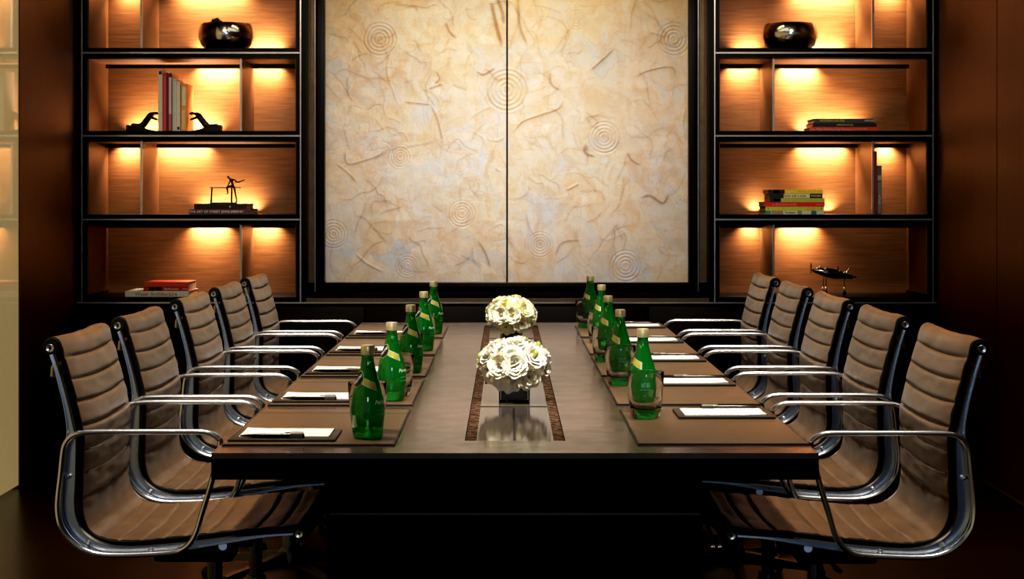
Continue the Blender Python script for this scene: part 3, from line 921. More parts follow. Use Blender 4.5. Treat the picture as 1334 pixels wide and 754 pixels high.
def bottle_proto():
    t = thing("water_bottle", "x", "bottle")
    MB().lathe(BPROF, 48).build("glass_body", M["green_glass"], t, ang=60)
    capm = MB()
    prof = [(0.0156, 0.187), (0.0160, 0.189), (0.0156, 0.192), (0.0160, 0.194), (0.0157, 0.197), (0.0158, 0.205), (0.0145, 0.2085), (0, 0.209)]
    capm.lathe(prof, 40)
    capm.build("screw_cap", M["gold_cap"], t)
    D = D2R
    band = patch(-24 * D, 44 * D, lambda u: 0.1225 - 0.016 * u, lambda u: 0.1385 - 0.013 * u, 0.0004).build("neck_label", M["label_silver"], t)
    patch(-14 * D, 36 * D, lambda u: 0.1240 - 0.0140 * u, lambda u: 0.1350 - 0.0110 * u, 0.0008).build("label_field", M["label_yellow"], band)
    ol = oval(-52 * D, 0.133, 34 * D, 0.0185, 0.0010).build("oval_label", M["green_line"], t)
    oval(-52 * D, 0.133, 31 * D, 0.0168, 0.0014).build("label_field", M["label_black"], ol)
    wrap_text("Perrier", 0.0105, -52 * D, 0.1335, 0.0018, rot=0.9, bold=0.0002).build("label_lettering", M["white_ink"], ol, False)
    wrap_text("Perrier", 0.0125, 58 * D, 0.082, 0.0006, shear=0.2, bold=0.0003).build("body_lettering", M["white_ink"], t, False)
    wrap_text("NATURAL", 0.0055, 58 * D, 0.0640, 0.0006).build("body_lettering", M["teal_ink"], t, False)
    wrap_text("sparkling water", 0.0050, 58 * D, 0.0560, 0.0006).build("body_lettering", M["teal_ink"], t, False)
    return t
def tumbler_proto():
    t = tag(MB().lathe([(0.0, 0.0), (0.030, 0.0), (0.0345, 0.003), (0.0375, 0.016), (0.0410, 0.045), (0.0440, 0.080), (0.0455, 0.112), (0.0448, 0.1135),
                        (0.0438, 0.112), (0.0422, 0.080), (0.0388, 0.048), (0.0345, 0.028), (0.026, 0.0225), (0.0, 0.0215)], 56)
            .build("drinking_glass", M["clear_glass"], None, ang=60), "x", "glass")
    return t

mL, mR, hp, pp_, bp_, gp = mat_proto(True), mat_proto(False), holder_proto(), pen_proto(), bottle_proto(), tumbler_proto()
protos = [mL, mR, hp, pp_, bp_, gp]
used = set()
def put(pr, loc, rz, label, group):
    if pr.name not in used:
        used.add(pr.name)
        pr.location = loc; pr.rotation_euler = (0, 0, rz); pr["label"] = label; pr["group"] = group
        return pr
    return dup(pr, loc, rz, label, group)
MT = TT + 0.005
BY_L = [3.805, 4.500, 5.230, 5.965, 6.700]; BX_L = [-0.313, -0.306, -0.297, -0.293, -0.290]
GY_L = [3.910, 4.612, 5.330, 6.075, 6.820]; GX_L = [-0.322, -0.298, -0.310, -0.300, -0.300]
BY_R = [4.280, 5.010, 5.715, 6.440, 7.150]; BX_R = [0.345, 0.337, 0.343, 0.362, 0.354]
GY_R = [4.145, 4.875, 5.575, 6.300, 7.020]; GX_R = [0.341, 0.328, 0.325, 0.345, 0.331]
for i in range(5):
    ym = 3.705 + 0.709 * i + 0.305
    p = POS[i]
    put(mL, (-0.435, ym, TT), 0, f"taupe leather desk mat on the table's left side, {p} of the five", "desk mats on the left")
    put(hp, (-0.4985, ym - 0.1925, MT), 0, f"dark leather notepad holder with white paper on the {p} left desk mat", "notepad holders on the left")
    put(pp_, (-0.515, ym - 0.2545, MT + 0.0064), 0, f"black pen in the loop of the {p} left notepad holder", "pens on the left")
    put(bp_, (BX_L[i], BY_L[i], MT), 0.06 * (i % 3), f"XX {p} left desk mat", "bottles on the left")
    put(gp, (GX_L[i], GY_L[i], MT), 0, f"clear tumbler behind the bottle on the {p} left desk mat", "tumblers on the left")
for i in range(5):
    ym = 3.715 + 0.7135 * i + 0.305
    p = POS[i]
    put(mR, (0.478, ym, TT), PI, f"taupe leather desk mat on the table's right side, {p} of the five", "desk mats on the right")
    put(hp, (0.5385, ym + 0.182, MT), PI, f"dark leather notepad holder with white paper on the {p} right desk mat", "notepad holders on the right")
    put(pp_, (0.555, ym + 0.244, MT + 0.0064), PI, f"black pen in the loop of the {p} right notepad holder", "pens on the right")
    put(bp_, (BX_R[i], BY_R[i], MT), -0.9 + 0.05 * (i % 3), f"XX {p} right desk mat", "bottles on the right")
    put(gp, (GX_R[i], GY_R[i], MT), 0, f"clear tumbler in front of the bottle on the {p} right desk mat", "tumblers on the right")

# ------------------------------------------------------------------ flowers
def petal(mb, az, R0, lift, open_, wd, ruff, seed, lean=0.0):
    """cupped petal lying on a bowl-shaped shell: starts under the bloom, rises around it, lip rolls outwards"""
    P = []
    n, m = 7, 8
    for i in range(n + 1):
        u = i / n
        row = []
        # shell profile
        r = R0 * math.sin(min(1.0, u * 1.15) * PI / 2) * (0.55 + 0.45 * u) + open_ * R0 * max(0, u - .55) ** 2 * 2.2
        h = lift * (u ** 1.5) - open_ * lift * max(0, u - .7) ** 2 * 2.5
        for j in range(m + 1):
            v = (j / m - 0.5) * 2
            half = wd * math.sin(PI * (0.12 + 0.62 * u)) ** 0.7
            a = az + v * half
            rf = ruff * R0 * u ** 3 * math.sin(4.5 * v + seed)
            edge = lift * 0.16 * (v * v) * u
            rr_ = r * (1 + 0.05 * v * v) + rf * 0.6
            row.append((rr_ * math.cos(a), rr_ * math.sin(a), h - edge + rf))
        P.append(row)
    mb.grid(P)
def bloom_mesh(kind):
    rr = random.Random(kind * 17 + 3)
    mb = MB()
    if kind == 0:      # open cup showing its heart
        layers = [(5, .034, .020, .55, .80, .10), (5, .028, .025, .40, .78, .08), (4, .018, .026, .45, .85, .06)]
    elif kind == 1:    # full rose, spiral of closed petals
        layers = [(5, .034, .018, .60, .78, .06), (5, .029, .025, .35, .75, .05), (4, .022, .029, .20, .85, .04), (3, .015, .031, .08, 1.1, .03), (3, .008, .031, 0, 1.2, .02)]
    else:              # wide ruffled one
        layers = [(6, .037, .015, .70, .66, .14), (6, .031, .022, .55, .66, .14), (5, .023, .026, .5, .75, .14), (4, .014, .028, .35, .9, .12), (3, .007, .028, .1, 1.1, .1)]
    for q, (n, R0, lift, op, wd, rf) in enumerate(layers):
        for k in range(n):
            petal(mb, 2 * PI * (k + 0.5 * (q % 2)) / n + rr.uniform(-.12, .12), R0 * rr.uniform(.95, 1.05), lift * rr.uniform(.94, 1.06), op, wd, rf, rr.uniform(0, 6))
    return mb.mesh("bloom", True, 90)
BM = [bloom_mesh(k) for k in range(3)]
hm = MB().sphere((0, 0, 0.012), 0.0062, 2, (1, 1, 1.3)).mesh("flower_heart"); hm.materials.append(M["heart"])
def bouquet(name, loc, label, seed, mats, rad=0.100):
    t = thing(name, label, "bouquet", loc, 0)
    rr = random.Random(seed)
    variants = {}
    for k in range(3):
        for mi, mm in enumerate(mats):
            me = BM[k].copy(); me.materials.append(mm); variants[(k, mi)] = me
    n = 38
    cz = 0.100          # centre of the dome above the table
    MB().sphere((0, 0, cz), 0.045, 2, (1.15, 1.15, 0.8)).build("foliage_core", M["stem"], t)
    for k in range(6):
        a = k * PI / 3
        MB().tube([(0.012 * math.cos(a), 0.012 * math.sin(a), 0.016), (0.020 * math.cos(a + 1), 0.020 * math.sin(a + 1), 0.075)], 0.0022, 6).build("stem", M["stem"], t)
    for i in range(n):
        u = 1 - (i + 0.5) / n * 1.50
        ph = i * 2.39996 + rr.uniform(-.12, .12)
        s = math.sqrt(max(0, 1 - u * u))
        d = Vector((s * math.cos(ph), s * math.sin(ph), u))
        A, Bz = (rad - 0.024), 0.053
        p = Vector((d.x * A, d.y * A, cz + d.z * Bz))
        nrm = Vector((d.x / A, d.y / A, d.z / Bz)).normalized()
        kind = rr.choice([0, 1, 1, 2, 0]); 
        me = variants[(kind, rr.randrange(len(mats)))]
        o = link("bloom", me, t)
        q = nrm.to_track_quat("Z", "Y") @ Matrix.Rotation(rr.uniform(0, 6.28), 3, "Z").to_quaternion()
        o.rotation_mode = "QUATERNION"; o.rotation_quaternion = q
        sc = rr.uniform(0.62, 0.86)
        o.scale = (sc, sc, sc)
        o.location = p
        if kind == 0:
            h = link("flower_heart", hm, o)
    for (dx, dz, sc) in ((0.02, 0.12, 0.80), (-0.42, 0.10, 0.8), (-0.22, -0.55, 0.85), (0.40, -0.35, 0.85), (0.55, 0.42, 0.8)):
        d = Vector((dx, -math.sqrt(1 - dx * dx - dz * dz), dz))
        nrm = Vector((d.x, d.y, d.z * 1.2)).normalized()
        o = link("bloom", variants[(0, rr.randrange(len(mats)))], t)
        o.rotation_mode = "QUATERNION"; o.rotation_quaternion = nrm.to_track_quat("Z", "Y")
        o.scale = (sc, sc, sc); o.location = (d.x * (rad - .016), d.y * (rad - .016), cz + d.z * 0.058)
        link("flower_heart", hm, o)
    for i in range(4):
        a = rr.uniform(0, 6.28); e = rr.uniform(-0.3, 0.9)
        d = Vector((math.cos(a) * math.cos(e), math.sin(a) * math.cos(e), math.sin(e)))
        p = Vector((d.x * rad * .98, d.y * rad * .98, cz + d.z * 0.072))
        MB().sphere(p, 0.007, 2, (1, 1, 1.3)).build("bud", M["bud"], t)
    return t
def vase(name, loc, label):
    t = thing(name, label, "vase", loc, 0, "black and clear cube vases")
    w, h = 0.041, 0.090
    mb = MB().box(-w, w, -w, w, 0, 0.010, 0.0015)
    g = mb
    for (x0, x1, y0, y1) in ((-w, w, -w, -w + .004), (-w, w, w - .004, w), (-w, -w + .004, -w + .004, w - .004), (w - .004, w, -w + .004, w - .004)):
        g.box(x0, x1, y0, y1, 0.0101, h)
    g.build("glass_walls", M["clear_glass"], t, False)
    li = w - 0.0055
    MB().box(-li, li, -li, -li + .002, 0.0125, h - .004).box(-li, li, li - .002, li, 0.0125, h - .004).box(-li, -li + .002, -li, li, 0.0125, h - .004) \
        .box(li - .002, li, -li, li, 0.0125, h - .004).box(-li, li, -li, li, 0.0115, 0.0135).build("black_liner", M["liner"], t, False)
    return t
TI = TT - 0.0015
vase("square_vase", (0.0205, 4.523, TI), "small cube vase of clear glass with black liner under the nearer white bouquet")
vase("square_vase.001", (0.018, 6.42, TI), "small cube vase of clear glass with black liner under the farther cream bouquet")
bouquet("flower_bouquet", (0.0205, 4.523, TI), "round bouquet of white ruffled roses and lisianthus, the nearer one on the table", 5, [M["petal_w"], M["petal_w"], M["petal"]])
bouquet("flower_bouquet.001", (0.018, 6.42, TI), "round bouquet of creamy yellow ruffled flowers, the farther one on the table", 9, [M["petal"], M["petal_y"], M["petal"]])

# ------------------------------------------------------------------ shelf objects
SZ = [1.9787 + .025, 1.569 + .025, 1.156 + .025, BOT + .012]       # shelf surfaces
K = 8.45 / 2200
def bowl(name, x, label):
    prof = [(0.0, 0.0), (0.075, 0.0), (0.100, 0.006), (0.125, 0.030), (0.139, 0.065), (0.140, 0.090), (0.134, 0.118), (0.128, 0.134), (0.125, 0.137),
            (0.121, 0.134), (0.128, 0.112), (0.133, 0.088), (0.131, 0.065), (0.116, 0.034), (0.092, 0.014), (0.0, 0.010)]
    o = MB().lathe(prof, 64).build(name, M["silver_bowl"], None, ang=60)
    o.location = (x, 8.535, SZ[0])
    tag(o, label, "bowl")
bowl("metal_bowl", -1.417, "polished silver bowl on the top shelf of the left unit")
bowl("metal_bowl.001", 1.431, "polished silver bowl on the top shelf of the right unit")
def cone(name, x, top, label):
    mb = MB()
    r = 0.040; hz = (top - 0.0105) / 2
    for i in range(90):
        u = 1 - 2 * (i + .5) / 90; ph = i * 2.4; s = math.sqrt(1 - u * u)
        mb.sphere((s * r * math.cos(ph), s * r * math.sin(ph), hz + u * hz * 0.92), 0.0065, 1)
    mb.sphere((0, 0, hz), r * 0.97, 3, (1, 1, hz / r * 0.95))
    o = mb.build(name, M["cone"])
    o.location = (x, 8.50, SZ[0] + 0.0105)
    tag(o, label, "ornament")
cone("seed_cone", -1.462, 0.168, "knobbly brown seed cone poking out of the left silver bowl")
cone("seed_cone.001", 1.427, 0.143, "knobbly brown seed cone just showing above the right silver bowl")

def book(label, x0, x1, z0, th, y, depth, cover, text=None, ink=None, tsize=None, tpos=0.5, upright=False, extra=(), cat="book", group=None, length=None):
    """lying book: spine towards the room along X. upright: x0,x1 = thickness range, th = height"""
    cx = (x0 + x1) / 2
    t = thing("book", label, cat, (cx, y, z0), 0, group)
    c = 0.0022
    if not upright:
        hl = (x1 - x0) / 2
        MB().box(-hl, hl, 0, depth, 0, c).box(-hl, hl, 0, depth, th - c, th).box(-hl, hl, -0.001, c, 0.0, th).build("cover", cover, t, False)
        MB().box(-hl + .003, hl - .003, c, depth - .004, c, th - c).build("pages", M["pages"], t, False)
    else:
        hw = (x1 - x0) / 2
        MB().box(-hw, -hw + c, 0, depth, 0, th).box(hw - c, hw, 0, depth, 0, th).box(-hw, hw, -0.001, c, 0, th).build("cover", cover, t, False)
        MB().box(-hw + c, hw - c, c, depth - .004, .003, th - .003).build("pages", M["pages"], t, False)
        hl = hw
    for (a, b2, za, zb, m, nm) in extra:      # coloured fields on the spine, fractions of its size
        if not upright:
            MB().box(-hl + a * 2 * hl, -hl + b2 * 2 * hl, -0.0016, -0.0008, za * th, zb * th).build(nm, m, t, False)
        else:
            MB().box(-hl + a * 2 * hl, -hl + b2 * 2 * hl, -0.0016, -0.0008, za * th, zb * th).build(nm, m, t, False)
    if text:
        for (body, px, sz, ik, pz) in text:
            v, f = text_verts(body, sz, 0.0002)
            if not upright:
                V = [(-hl + px * 2 * hl + p[0], -0.0022, pz * th + p[1]) for p in v]
            else:
                V = [(-hl + px * 2 * hl + p[1] , -0.0022, pz * th - p[0]) for p in v]
            MB().add(V, f).build("spine_title", ik, t, False)
    return t
c_ = {}
def C_(n, c): 
    if n not in c_: c_[n] = flat("cover_" + n, tuple(min(.85, q * 1.45) for q in c))
    return c_[n]
INK_W, INK_K, INK_Y = flat("ink_white", (.8, .78, .72)), flat("ink_black", (.02, .02, .02)), flat("ink_pale_yellow", (.6, .55, .2))
INK_R = flat("ink_pale_red", (.75, .35, .3))
def px(v): return (v - 660) * K
# left, second shelf: upright books held by two bronze hands
def zh(y): return CAM_Z - (y - 257) * K - SZ[1]
UB = [(206.1, 211.6, 91.3, C_("cream", (.62, .55, .45)), "cream white spine with a small black square at its top, tallest of the upright row", [(0.15, .85, .93, .985, INK_K, "spine_mark")]),
      (211.8, 216.6, 95.0, C_("crimson", (.42, .04, .06)), "plain crimson upright book between a cream and a maroon one", [(.55, .75, .02, .95, C_("crimson_l", (.6, .15, .15)), "spine_stripe")]),
      (216.9, 223.8, 95.3, C_("maroon", (.10, .02, .03)), "dark maroon upright book with mottled pink and white stripe down its spine", [(.45, .95, .30, .93, C_("pinkwhite", (.62, .42, .42)), "spine_stripe"), (.45, .95, .02, .30, C_("pinkred", (.45, .12, .14)), "spine_stripe")]),
      (224.6, 229.9, 102.5, C_("greygreen", (.42, .46, .38)), "grey-green upright book beside the maroon one", [(.6, .8, .05, .95, C_("palegreen", (.55, .58, .48)), "spine_stripe")]),
      (230.1, 234.9, 106.5, C_("palegrey", (.56, .52, .42)), "pale grey upright book, second from the right of its row", [(.2, .8, .04, .10, INK_K, "spine_mark")]),
      (236.0, 243.4, 109.0, C_("orange", (.60, .28, .08)), "orange and white patterned upright book at the right end of its row", [(.2, .8, .55, .93, C_("orangewhite", (.75, .55, .35)), "spine_pattern"), (.1, .7, .05, .45, C_("orange_l", (.70, .42, .20)), "spine_pattern")])]
for a, b2, y, cv, lab, ex in UB:
    book(lab, px(a), px(b2), SZ[1], zh(y), 8.45, 0.18, cv, upright=True, extra=ex, group="upright books between the hand bookends")
# left, third shelf
zb = SZ[2]
book("dark plum book with pale title, bottom of the pair under the seated figure", px(248), px(328), zb, .0265, 8.42, .25, C_("plum", (.10, .035, .04)),
     [("THE ART OF STREET JEWELLERY", .40, .017, INK_W, .5), ("TASCHEN", .78, .014, INK_W, .5)], group="books under the seated figure")
book("black book on top of the plum one, under the seated figure", px(254), px(322.5), zb + .0267, .0262, 8.43, .23, C_("black", (.012, .010, .010)),
     [("o", .68, .018, INK_W, .5)], group="books under the seated figure")
# left, bottom shelf
book("white book lettered Water Architecture, under the red one on the lowest left shelf", px(166), px(248), SZ[3], .0275, 8.40, .26, C_("white", (.66, .62, .52)),
     [("Water Architecture", .49, .026, C_("olive", (.20, .18, .08)), .48)], group="books on the lowest left shelf")
book("red book with small pictures on its spine, lying on the white one", px(189.5), px(247.5), SZ[3] + .0277, .0435, 8.41, .22, C_("red", (.46, .06, .02)),
     [("Bathrooms", .62, .016, INK_W, .24), ("atrium", .93, .011, INK_W, .24)],
     extra=[(0.0, 1, .0, .52, C_("darkred", (.30, .02, .015)), "spine_band"), (.12, .24, .04, .46, INK_K, "spine_picture"), (.26, .33, .1, .46, C_("greyph", (.35, .33, .36)), "spine_picture"), (.33, .40, .04, .44, INK_K, "spine_picture")],
     group="books on the lowest left shelf")
# right, second shelf
book("red book with pale lettering, bottom of the three lying on the second right shelf", px(1055), px(1142), SZ[1], .0225, 8.42, .22, C_("brick", (.42, .05, .03)),
     [("The Man-Devouring Home", .28, .019, INK_R, .5), ("PHOTOGRAPHY", .72, .011, INK_R, .5)], group="three books on the second right shelf")
book("black book in the middle of the three on the second right shelf", px(1058), px(1140.5), SZ[1] + .0227, .0205, 8.425, .22, C_("black", (.012, .010, .010)),
     [("INTERIOR SPACES", .5, .010, INK_Y, .5)], group="three books on the second right shelf")
book("dark blue book with pale title, top of the three on the second right shelf", px(1060), px(1137), SZ[1] + .0434, .0212, 8.43, .21, C_("navy", (.035, .055, .085)),
     [("MODERN HOUSES", .3, .015, INK_Y, .5), ("ATRIUM", .92, .012, INK_W, .5)], group="three books on the second right shelf")
# right, third shelf: six stacked
g6 = "six coloured books stacked on the third right shelf"
z = SZ[2]
def nb(lab, a, b2, th, cv, text, ex=(), y=8.42, dp=.22):
    global z
    book(lab, px(a), px(b2), z, th, y, dp, cv, text, extra=ex, group=g6)
    z += th + .0002
LIME, GRN, YEL = C_("lime", (.42, .46, .04)), C_("green", (.34, .40, .05)), C_("yellow", (.62, .50, .03))
nb("pale book with blue and teal patches on its spine, bottom of the stack of six", 996, 1072, .0185, C_("pale", (.5, .5, .42)), [("Furniture", .42, .013, INK_K, .5)],
   [(0, .09, 0, 1, C_("teal", (.05, .22, .20)), "spine_patch"), (.1, .30, 0, 1, C_("tan", (.30, .22, .16)), "spine_patch"), (.78, .87, 0, 1, C_("blue", (.03, .14, .26)), "spine_patch"), (.55, .62, 0, 1, C_("slate", (.2, .24, .25)), "spine_patch")])
nb("lime green book second from the bottom of the stack of six", 996, 1072, .0195, LIME, [("v", .05, .012, INK_K, .5), ("a", .95, .012, INK_K, .5)], [(.72, .86, .1, .9, C_("orangegreen", (.5, .34, .04)), "spine_patch")])
nb("red book with pale title in the middle of the stack of six", 995, 1073, .0225, C_("scarlet", (.50, .02, .02)), [("a diamond rocks", .33, .018, INK_R, .5), ("victoire", .92, .012, INK_R, .5)])
nb("olive green book resting on the red one in the stack of six", 1002, 1073, .0195, GRN, None, [(0, .20, 0, 1, INK_K, "spine_patch"), (.08, .18, .3, .8, C_("greyph", (.35, .33, .36)), "spine_patch")], 8.425, .20)
nb("black book with white title strip, second from the top of the stack of six", 1002, 1070.5, .0225, C_("black", (.012, .010, .010)), [("Down with a smile", .47, .015, INK_K, .5), ("TASCHEN", .88, .012, INK_W, .5)],
   [(.26, .76, .05, .95, C_("creamstrip", (.62, .52, .38)), "title_strip")], 8.43, .20)
nb("bright yellow book on top of the stack of six", 1000, 1071, .0195, YEL, [("design now", .62, .010, GRN, .5)], [(0, .30, 0, 1, INK_K, "spine_patch"), (.10, .20, .1, .95, C_("yellowimg", (.5, .45, .1)), "spine_patch")], 8.43, .20)
# right, third shelf: two upright in the narrow cell
book("tall dark red upright book against the divider in the narrow right cell", 1.8235, 1.8460, SZ[2], .315, 8.42, .22, C_("burgundy", (.22, .015, .025)), upright=True,
     extra=[(.7, .9, .02, .95, C_("burg2", (.35, .04, .05)), "spine_stripe")], group="two upright books in the narrow right cell")
book("grey-green upright book leaning beside the tall dark red one", 1.8475, 1.8700, SZ[2], .243, 8.42, .20, C_("slate2", (.10, .11, .10)), [("ATLAS", .5, .016, INK_W, .30)], upright=True,
     extra=[(.1, .9, .70, .80, C_("slatel", (.35, .36, .34)), "spine_band"), (.2, .8, .02, .66, C_("slatem", (.20, .22, .22)), "spine_band")], group="two upright books in the narrow right cell")

# bronze hand bookends: forearm block, wrist, palm, four fingers and a thumb reaching to the books
def hand(name, x, sgn, label):
    s = sgn
    V = [(-0.150, 0, 0.024), (-0.120, 0, 0.021), (-0.092, 0, 0.024), (-0.072, 0, 0.050), (-0.056, 0, 0.074), (-0.044, 0, 0.088)]
    R = [0.023, 0.020, 0.017, 0.0135, 0.0125, 0.0125]
    E = [(i, i + 1) for i in range(5)]
    for q, yy in enumerate((-0.017, -0.006, 0.006, 0.017)):
        b0 = len(V)
        ln = (0.9, 1.0, 0.97, 0.85)[q]
        V += [(-0.036, yy * 0.9, 0.092 + 0.002 * (1.5 - abs(q - 1.5))), (-0.036 + 0.018 * ln, yy, 0.096), (-0.036 + 0.030 * ln, yy, 0.094), (-0.003 - 0.003 * (1 - ln), yy, 0.088)]
        R += [0.0062, 0.0055, 0.0048, 0.0038]
        E += [(5, b0), (b0, b0 + 1), (b0 + 1, b0 + 2), (b0 + 2, b0 + 3)]
    b0 = len(V)
    V += [(-0.044, -0.014, 0.076), (-0.030, -0.018, 0.070), (-0.018, -0.016, 0.066), (-0.006, -0.012, 0.061)]
    R += [0.0065, 0.0058, 0.0050, 0.0038]
    E += [(4, b0), (b0, b0 + 1), (b0 + 1, b0 + 2), (b0 + 2, b0 + 3)]
    t = thing(name, label, "bookend", (x, 8.50, SZ[1]), 0, "bronze hand bookends")
    V = [(a * s, b2, c) for a, b2, c in V]
    skin_object("hand", V, E, [q * 1.22 for q in R], M["dark_bronze"], t, 2, 0)
    # cuff and low foot plate reaching to the books
    pr = [(-0.163, 0.0), (-0.163, 0.030), (-0.158, 0.036), (-0.140, 0.030), (-0.118, 0.027), (-0.080, 0.022), (-0.050, 0.012), (-0.020, 0.006), (-0.002, 0.004), (-0.002, 0.0)]
    n = len(pr)
    VV = [(a * s, -0.032, c) for a, c in pr] + [(a * s, 0.032, c) for a, c in pr]
    F = [tuple(range(n)), tuple(range(2 * n - 1, n - 1, -1))] + [(i, (i + 1) % n, n + (i + 1) % n, n + i) for i in range(n)]
    MB().add(VV, F).build("foot", M["dark_bronze"], t, False)
hand("hand_bookend", px(206.1) - 0.003, 1, "black bronze hand bookend reaching from the left to the cream book")
hand("hand_bookend.001", px(243.4) + 0.003, -1, "black bronze hand bookend reaching from the right to the orange book")

# seated figure on a bench, on the black book
def figure():
    z0 = SZ[2] + .0532
    t = thing("bench_figure_sculpture", "thin dark bronze figure seated on a long-legged bench upon two books", "sculpture", (px(290), 8.50, z0))
    MB().box(-0.068, 0.062, -0.022, 0.022, 0, 0.007, 0.002).build("sculpture_base", M["dark_bronze"], t)
    b2 = MB()
    b2.box(-0.072, 0.082, -0.012, 0.012, 0.079, 0.0835, 0.0015)
    b2.build("bench_seat", M["dark_bronze"], t)
    for a, c in (((-0.062, 0.0), (-0.066, 0.0)), ((0.038, 0.0), (0.036, 0.0))):
        for yy in (-0.010, 0.010):
            MB().tube([(a[0], yy * .8, 0.080), (c[0], yy * 1.3, 0.006)], [0.0022, 0.0026], 8).build("bench_leg", M["dark_bronze"], t)
    V = [(0.046, 0, 0.088), (0.040, 0, 0.104), (0.034, 0, 0.119), (0.026, 0, 0.127), (0.015, 0, 0.139),     # hip, waist, chest, neck, head
         (0.030, 0.006, 0.088), (0.012, 0.008, 0.088), (0.014, 0.010, 0.066), (0.017, 0.010, 0.052), (0.009, 0.010, 0.047),   # one leg hangs down
         (0.050, -0.006, 0.085), (0.056, -0.012, 0.060), (0.062, -0.016, 0.030), (0.066, -0.018, 0.010), (0.058, -0.020, 0.0095),  # other leg to the base
         (0.048, -0.006, 0.121), (0.062, -0.010, 0.112), (0.074, -0.010, 0.107), (0.090, -0.012, 0.114), (0.102, -0.012, 0.119),     # arm reaching right
         (0.028, 0.008, 0.114), (0.022, 0.010, 0.100), (0.012, 0.010, 0.086)]                                # supporting arm
    R = [.0055, .0045, .0060, .0030, .0058, .0042, .0036, .0030, .0024, .0022, .0042, .0034, .0030, .0024, .0022, .0034, .0028, .0024, .0022, .0020, .0032, .0026, .0022]
    E = [(0, 1), (1, 2), (2, 3), (3, 4), (0, 5), (5, 6), (6, 7), (7, 8), (8, 9), (0, 10), (10, 11), (11, 12), (12, 13), (13, 14),
         (2, 15), (15, 16), (16, 17), (17, 18), (18, 19), (2, 20), (20, 21), (21, 22)]
    skin_object("seated_figure", V, E, [q * 1.25 for q in R], M["dark_bronze"], t, 2, 0)
    MB().tube([(0.052, -0.012, 0.104), (0.106, -0.012, 0.1205)], 0.0014, 6).build("held_stick", M["dark_bronze"], t)
figure()

# polished metal flying-machine sculpture on the lowest right shelf
def aeroplane():
    t = thing("aeroplane_sculpture", "polished dark metal aeroplane-like sculpture with propellers on thin legs, lowest right shelf", "sculpture", (1.650, 8.50, SZ[3]))
    ax = Vector((0.190, 0, -0.034)).normalized()
    o = Vector((-0.110, 0, 0.128))
    rot = Vector((1, 0, 0)).rotation_difference(ax)
    prof = [(0.0, 0.0), (0.010, 0.004), (0.013, 0.015), (0.017, 0.035), (0.024, 0.065), (0.026, 0.095), (0.023, 0.125), (0.017, 0.155), (0.012, 0.185), (0.009, 0.205), (0.0, 0.210)]
    mb = MB().lathe(prof, 24, axis="X")
    mb.v = [tuple(o + rot @ Vector(p)) for p in mb.v]
    mb.build("fuselage", M["sculpt_metal"], t)
    def prop(c, nm, ln, a0):
        c = Vector(c)
        m = MB().sphere(c, 0.006, 2)
        for k in range(3):
            a = a0 + 2 * PI * k / 3
            d = Vector((-0.18 * math.sin(a * 2), math.cos(a), math.sin(a))).normalized()
            m.tube([c, c + d * ln * .5, c + d * ln], [0.0022, 0.0040, 0.0014], 8)
        m.build(nm, M["sculpt_metal"], t)
    prop((-0.118, 0, 0.130), "nose_propeller", 0.036, PI / 2)
    prop((0.012, -0.03, 0.118), "wing_propeller", 0.034, PI / 2)
    MB().tube([(-0.118, 0, 0.130), (-0.104, 0, 0.127)], 0.004, 8).build("propeller_shaft", M["sculpt_metal"], t)
    V = [(-0.03, -0.085, 0.118), (0.012, -0.080, 0.112), (0.012, 0.080, 0.112), (-0.03, 0.085, 0.118), (-0.03, -0.085, 0.121), (0.012, -0.080, 0.115), (0.012, 0.080, 0.115), (-0.03, 0.085, 0.121)]
    MB().add(V, [(0, 3, 2, 1), (4, 5, 6, 7), (0, 1, 5, 4), (1, 2, 6, 5), (2, 3, 7, 6), (3, 0, 4, 7)]).build("wing", M["sculpt_metal"], t, False)
    MB().tube([(0.060, 0, 0.112), (0.078, 0, 0.140)], [0.004, 0.0022], 8).build("tail_fin", M["sculpt_metal"], t)
    MB().tube([(0.050, 0, 0.106), (0.088, 0, 0.094), (0.104, 0, 0.092)], [0.010, 0.005, 0.003], 10).sphere((0.106, 0, 0.092), 0.0048, 2).build("tail_boom", M["sculpt_metal"], t)
    for c in ((-0.078, -0.014, 0.140), (-0.055, -0.022, 0.130), (0.012, -0.020, 0.116), (0.045, -0.010, 0.112)):
        MB().tube([c, (c[0] + .010, c[1] - .004, c[2] + .010)], [0.0055, 0.004], 8).build("rivet_knob", M["champagne"], t)
    for x0, x1, yy in ((-0.055, -0.062, -0.016), (-0.040, -0.040, 0.016), (0.050, 0.050, 0.0)):
        MB().tube([(x0, yy * .6, 0.104 if x0 < 0 else 0.094), (x1, yy, 0.022)], 0.0022, 8).build("strut", M["sculpt_metal"], t)
        MB().sphere((x1, yy, 0.032), 0.0095, 2, (.8, .9, 1.3)).build("strut_bead", M["champagne"], t)
        MB().lathe([(0, -.004), (0.010, -.004), (0.011, 0), (0.010, .004), (0, .004)], 18, (x1, yy, 0.0112), "Y").build("wheel", M["sculpt_metal"], t)
        MB().tube([(x1, yy, 0.011), (x1, yy, 0.024)], 0.002, 6).build("axle", M["sculpt_metal"], t)
aeroplane()

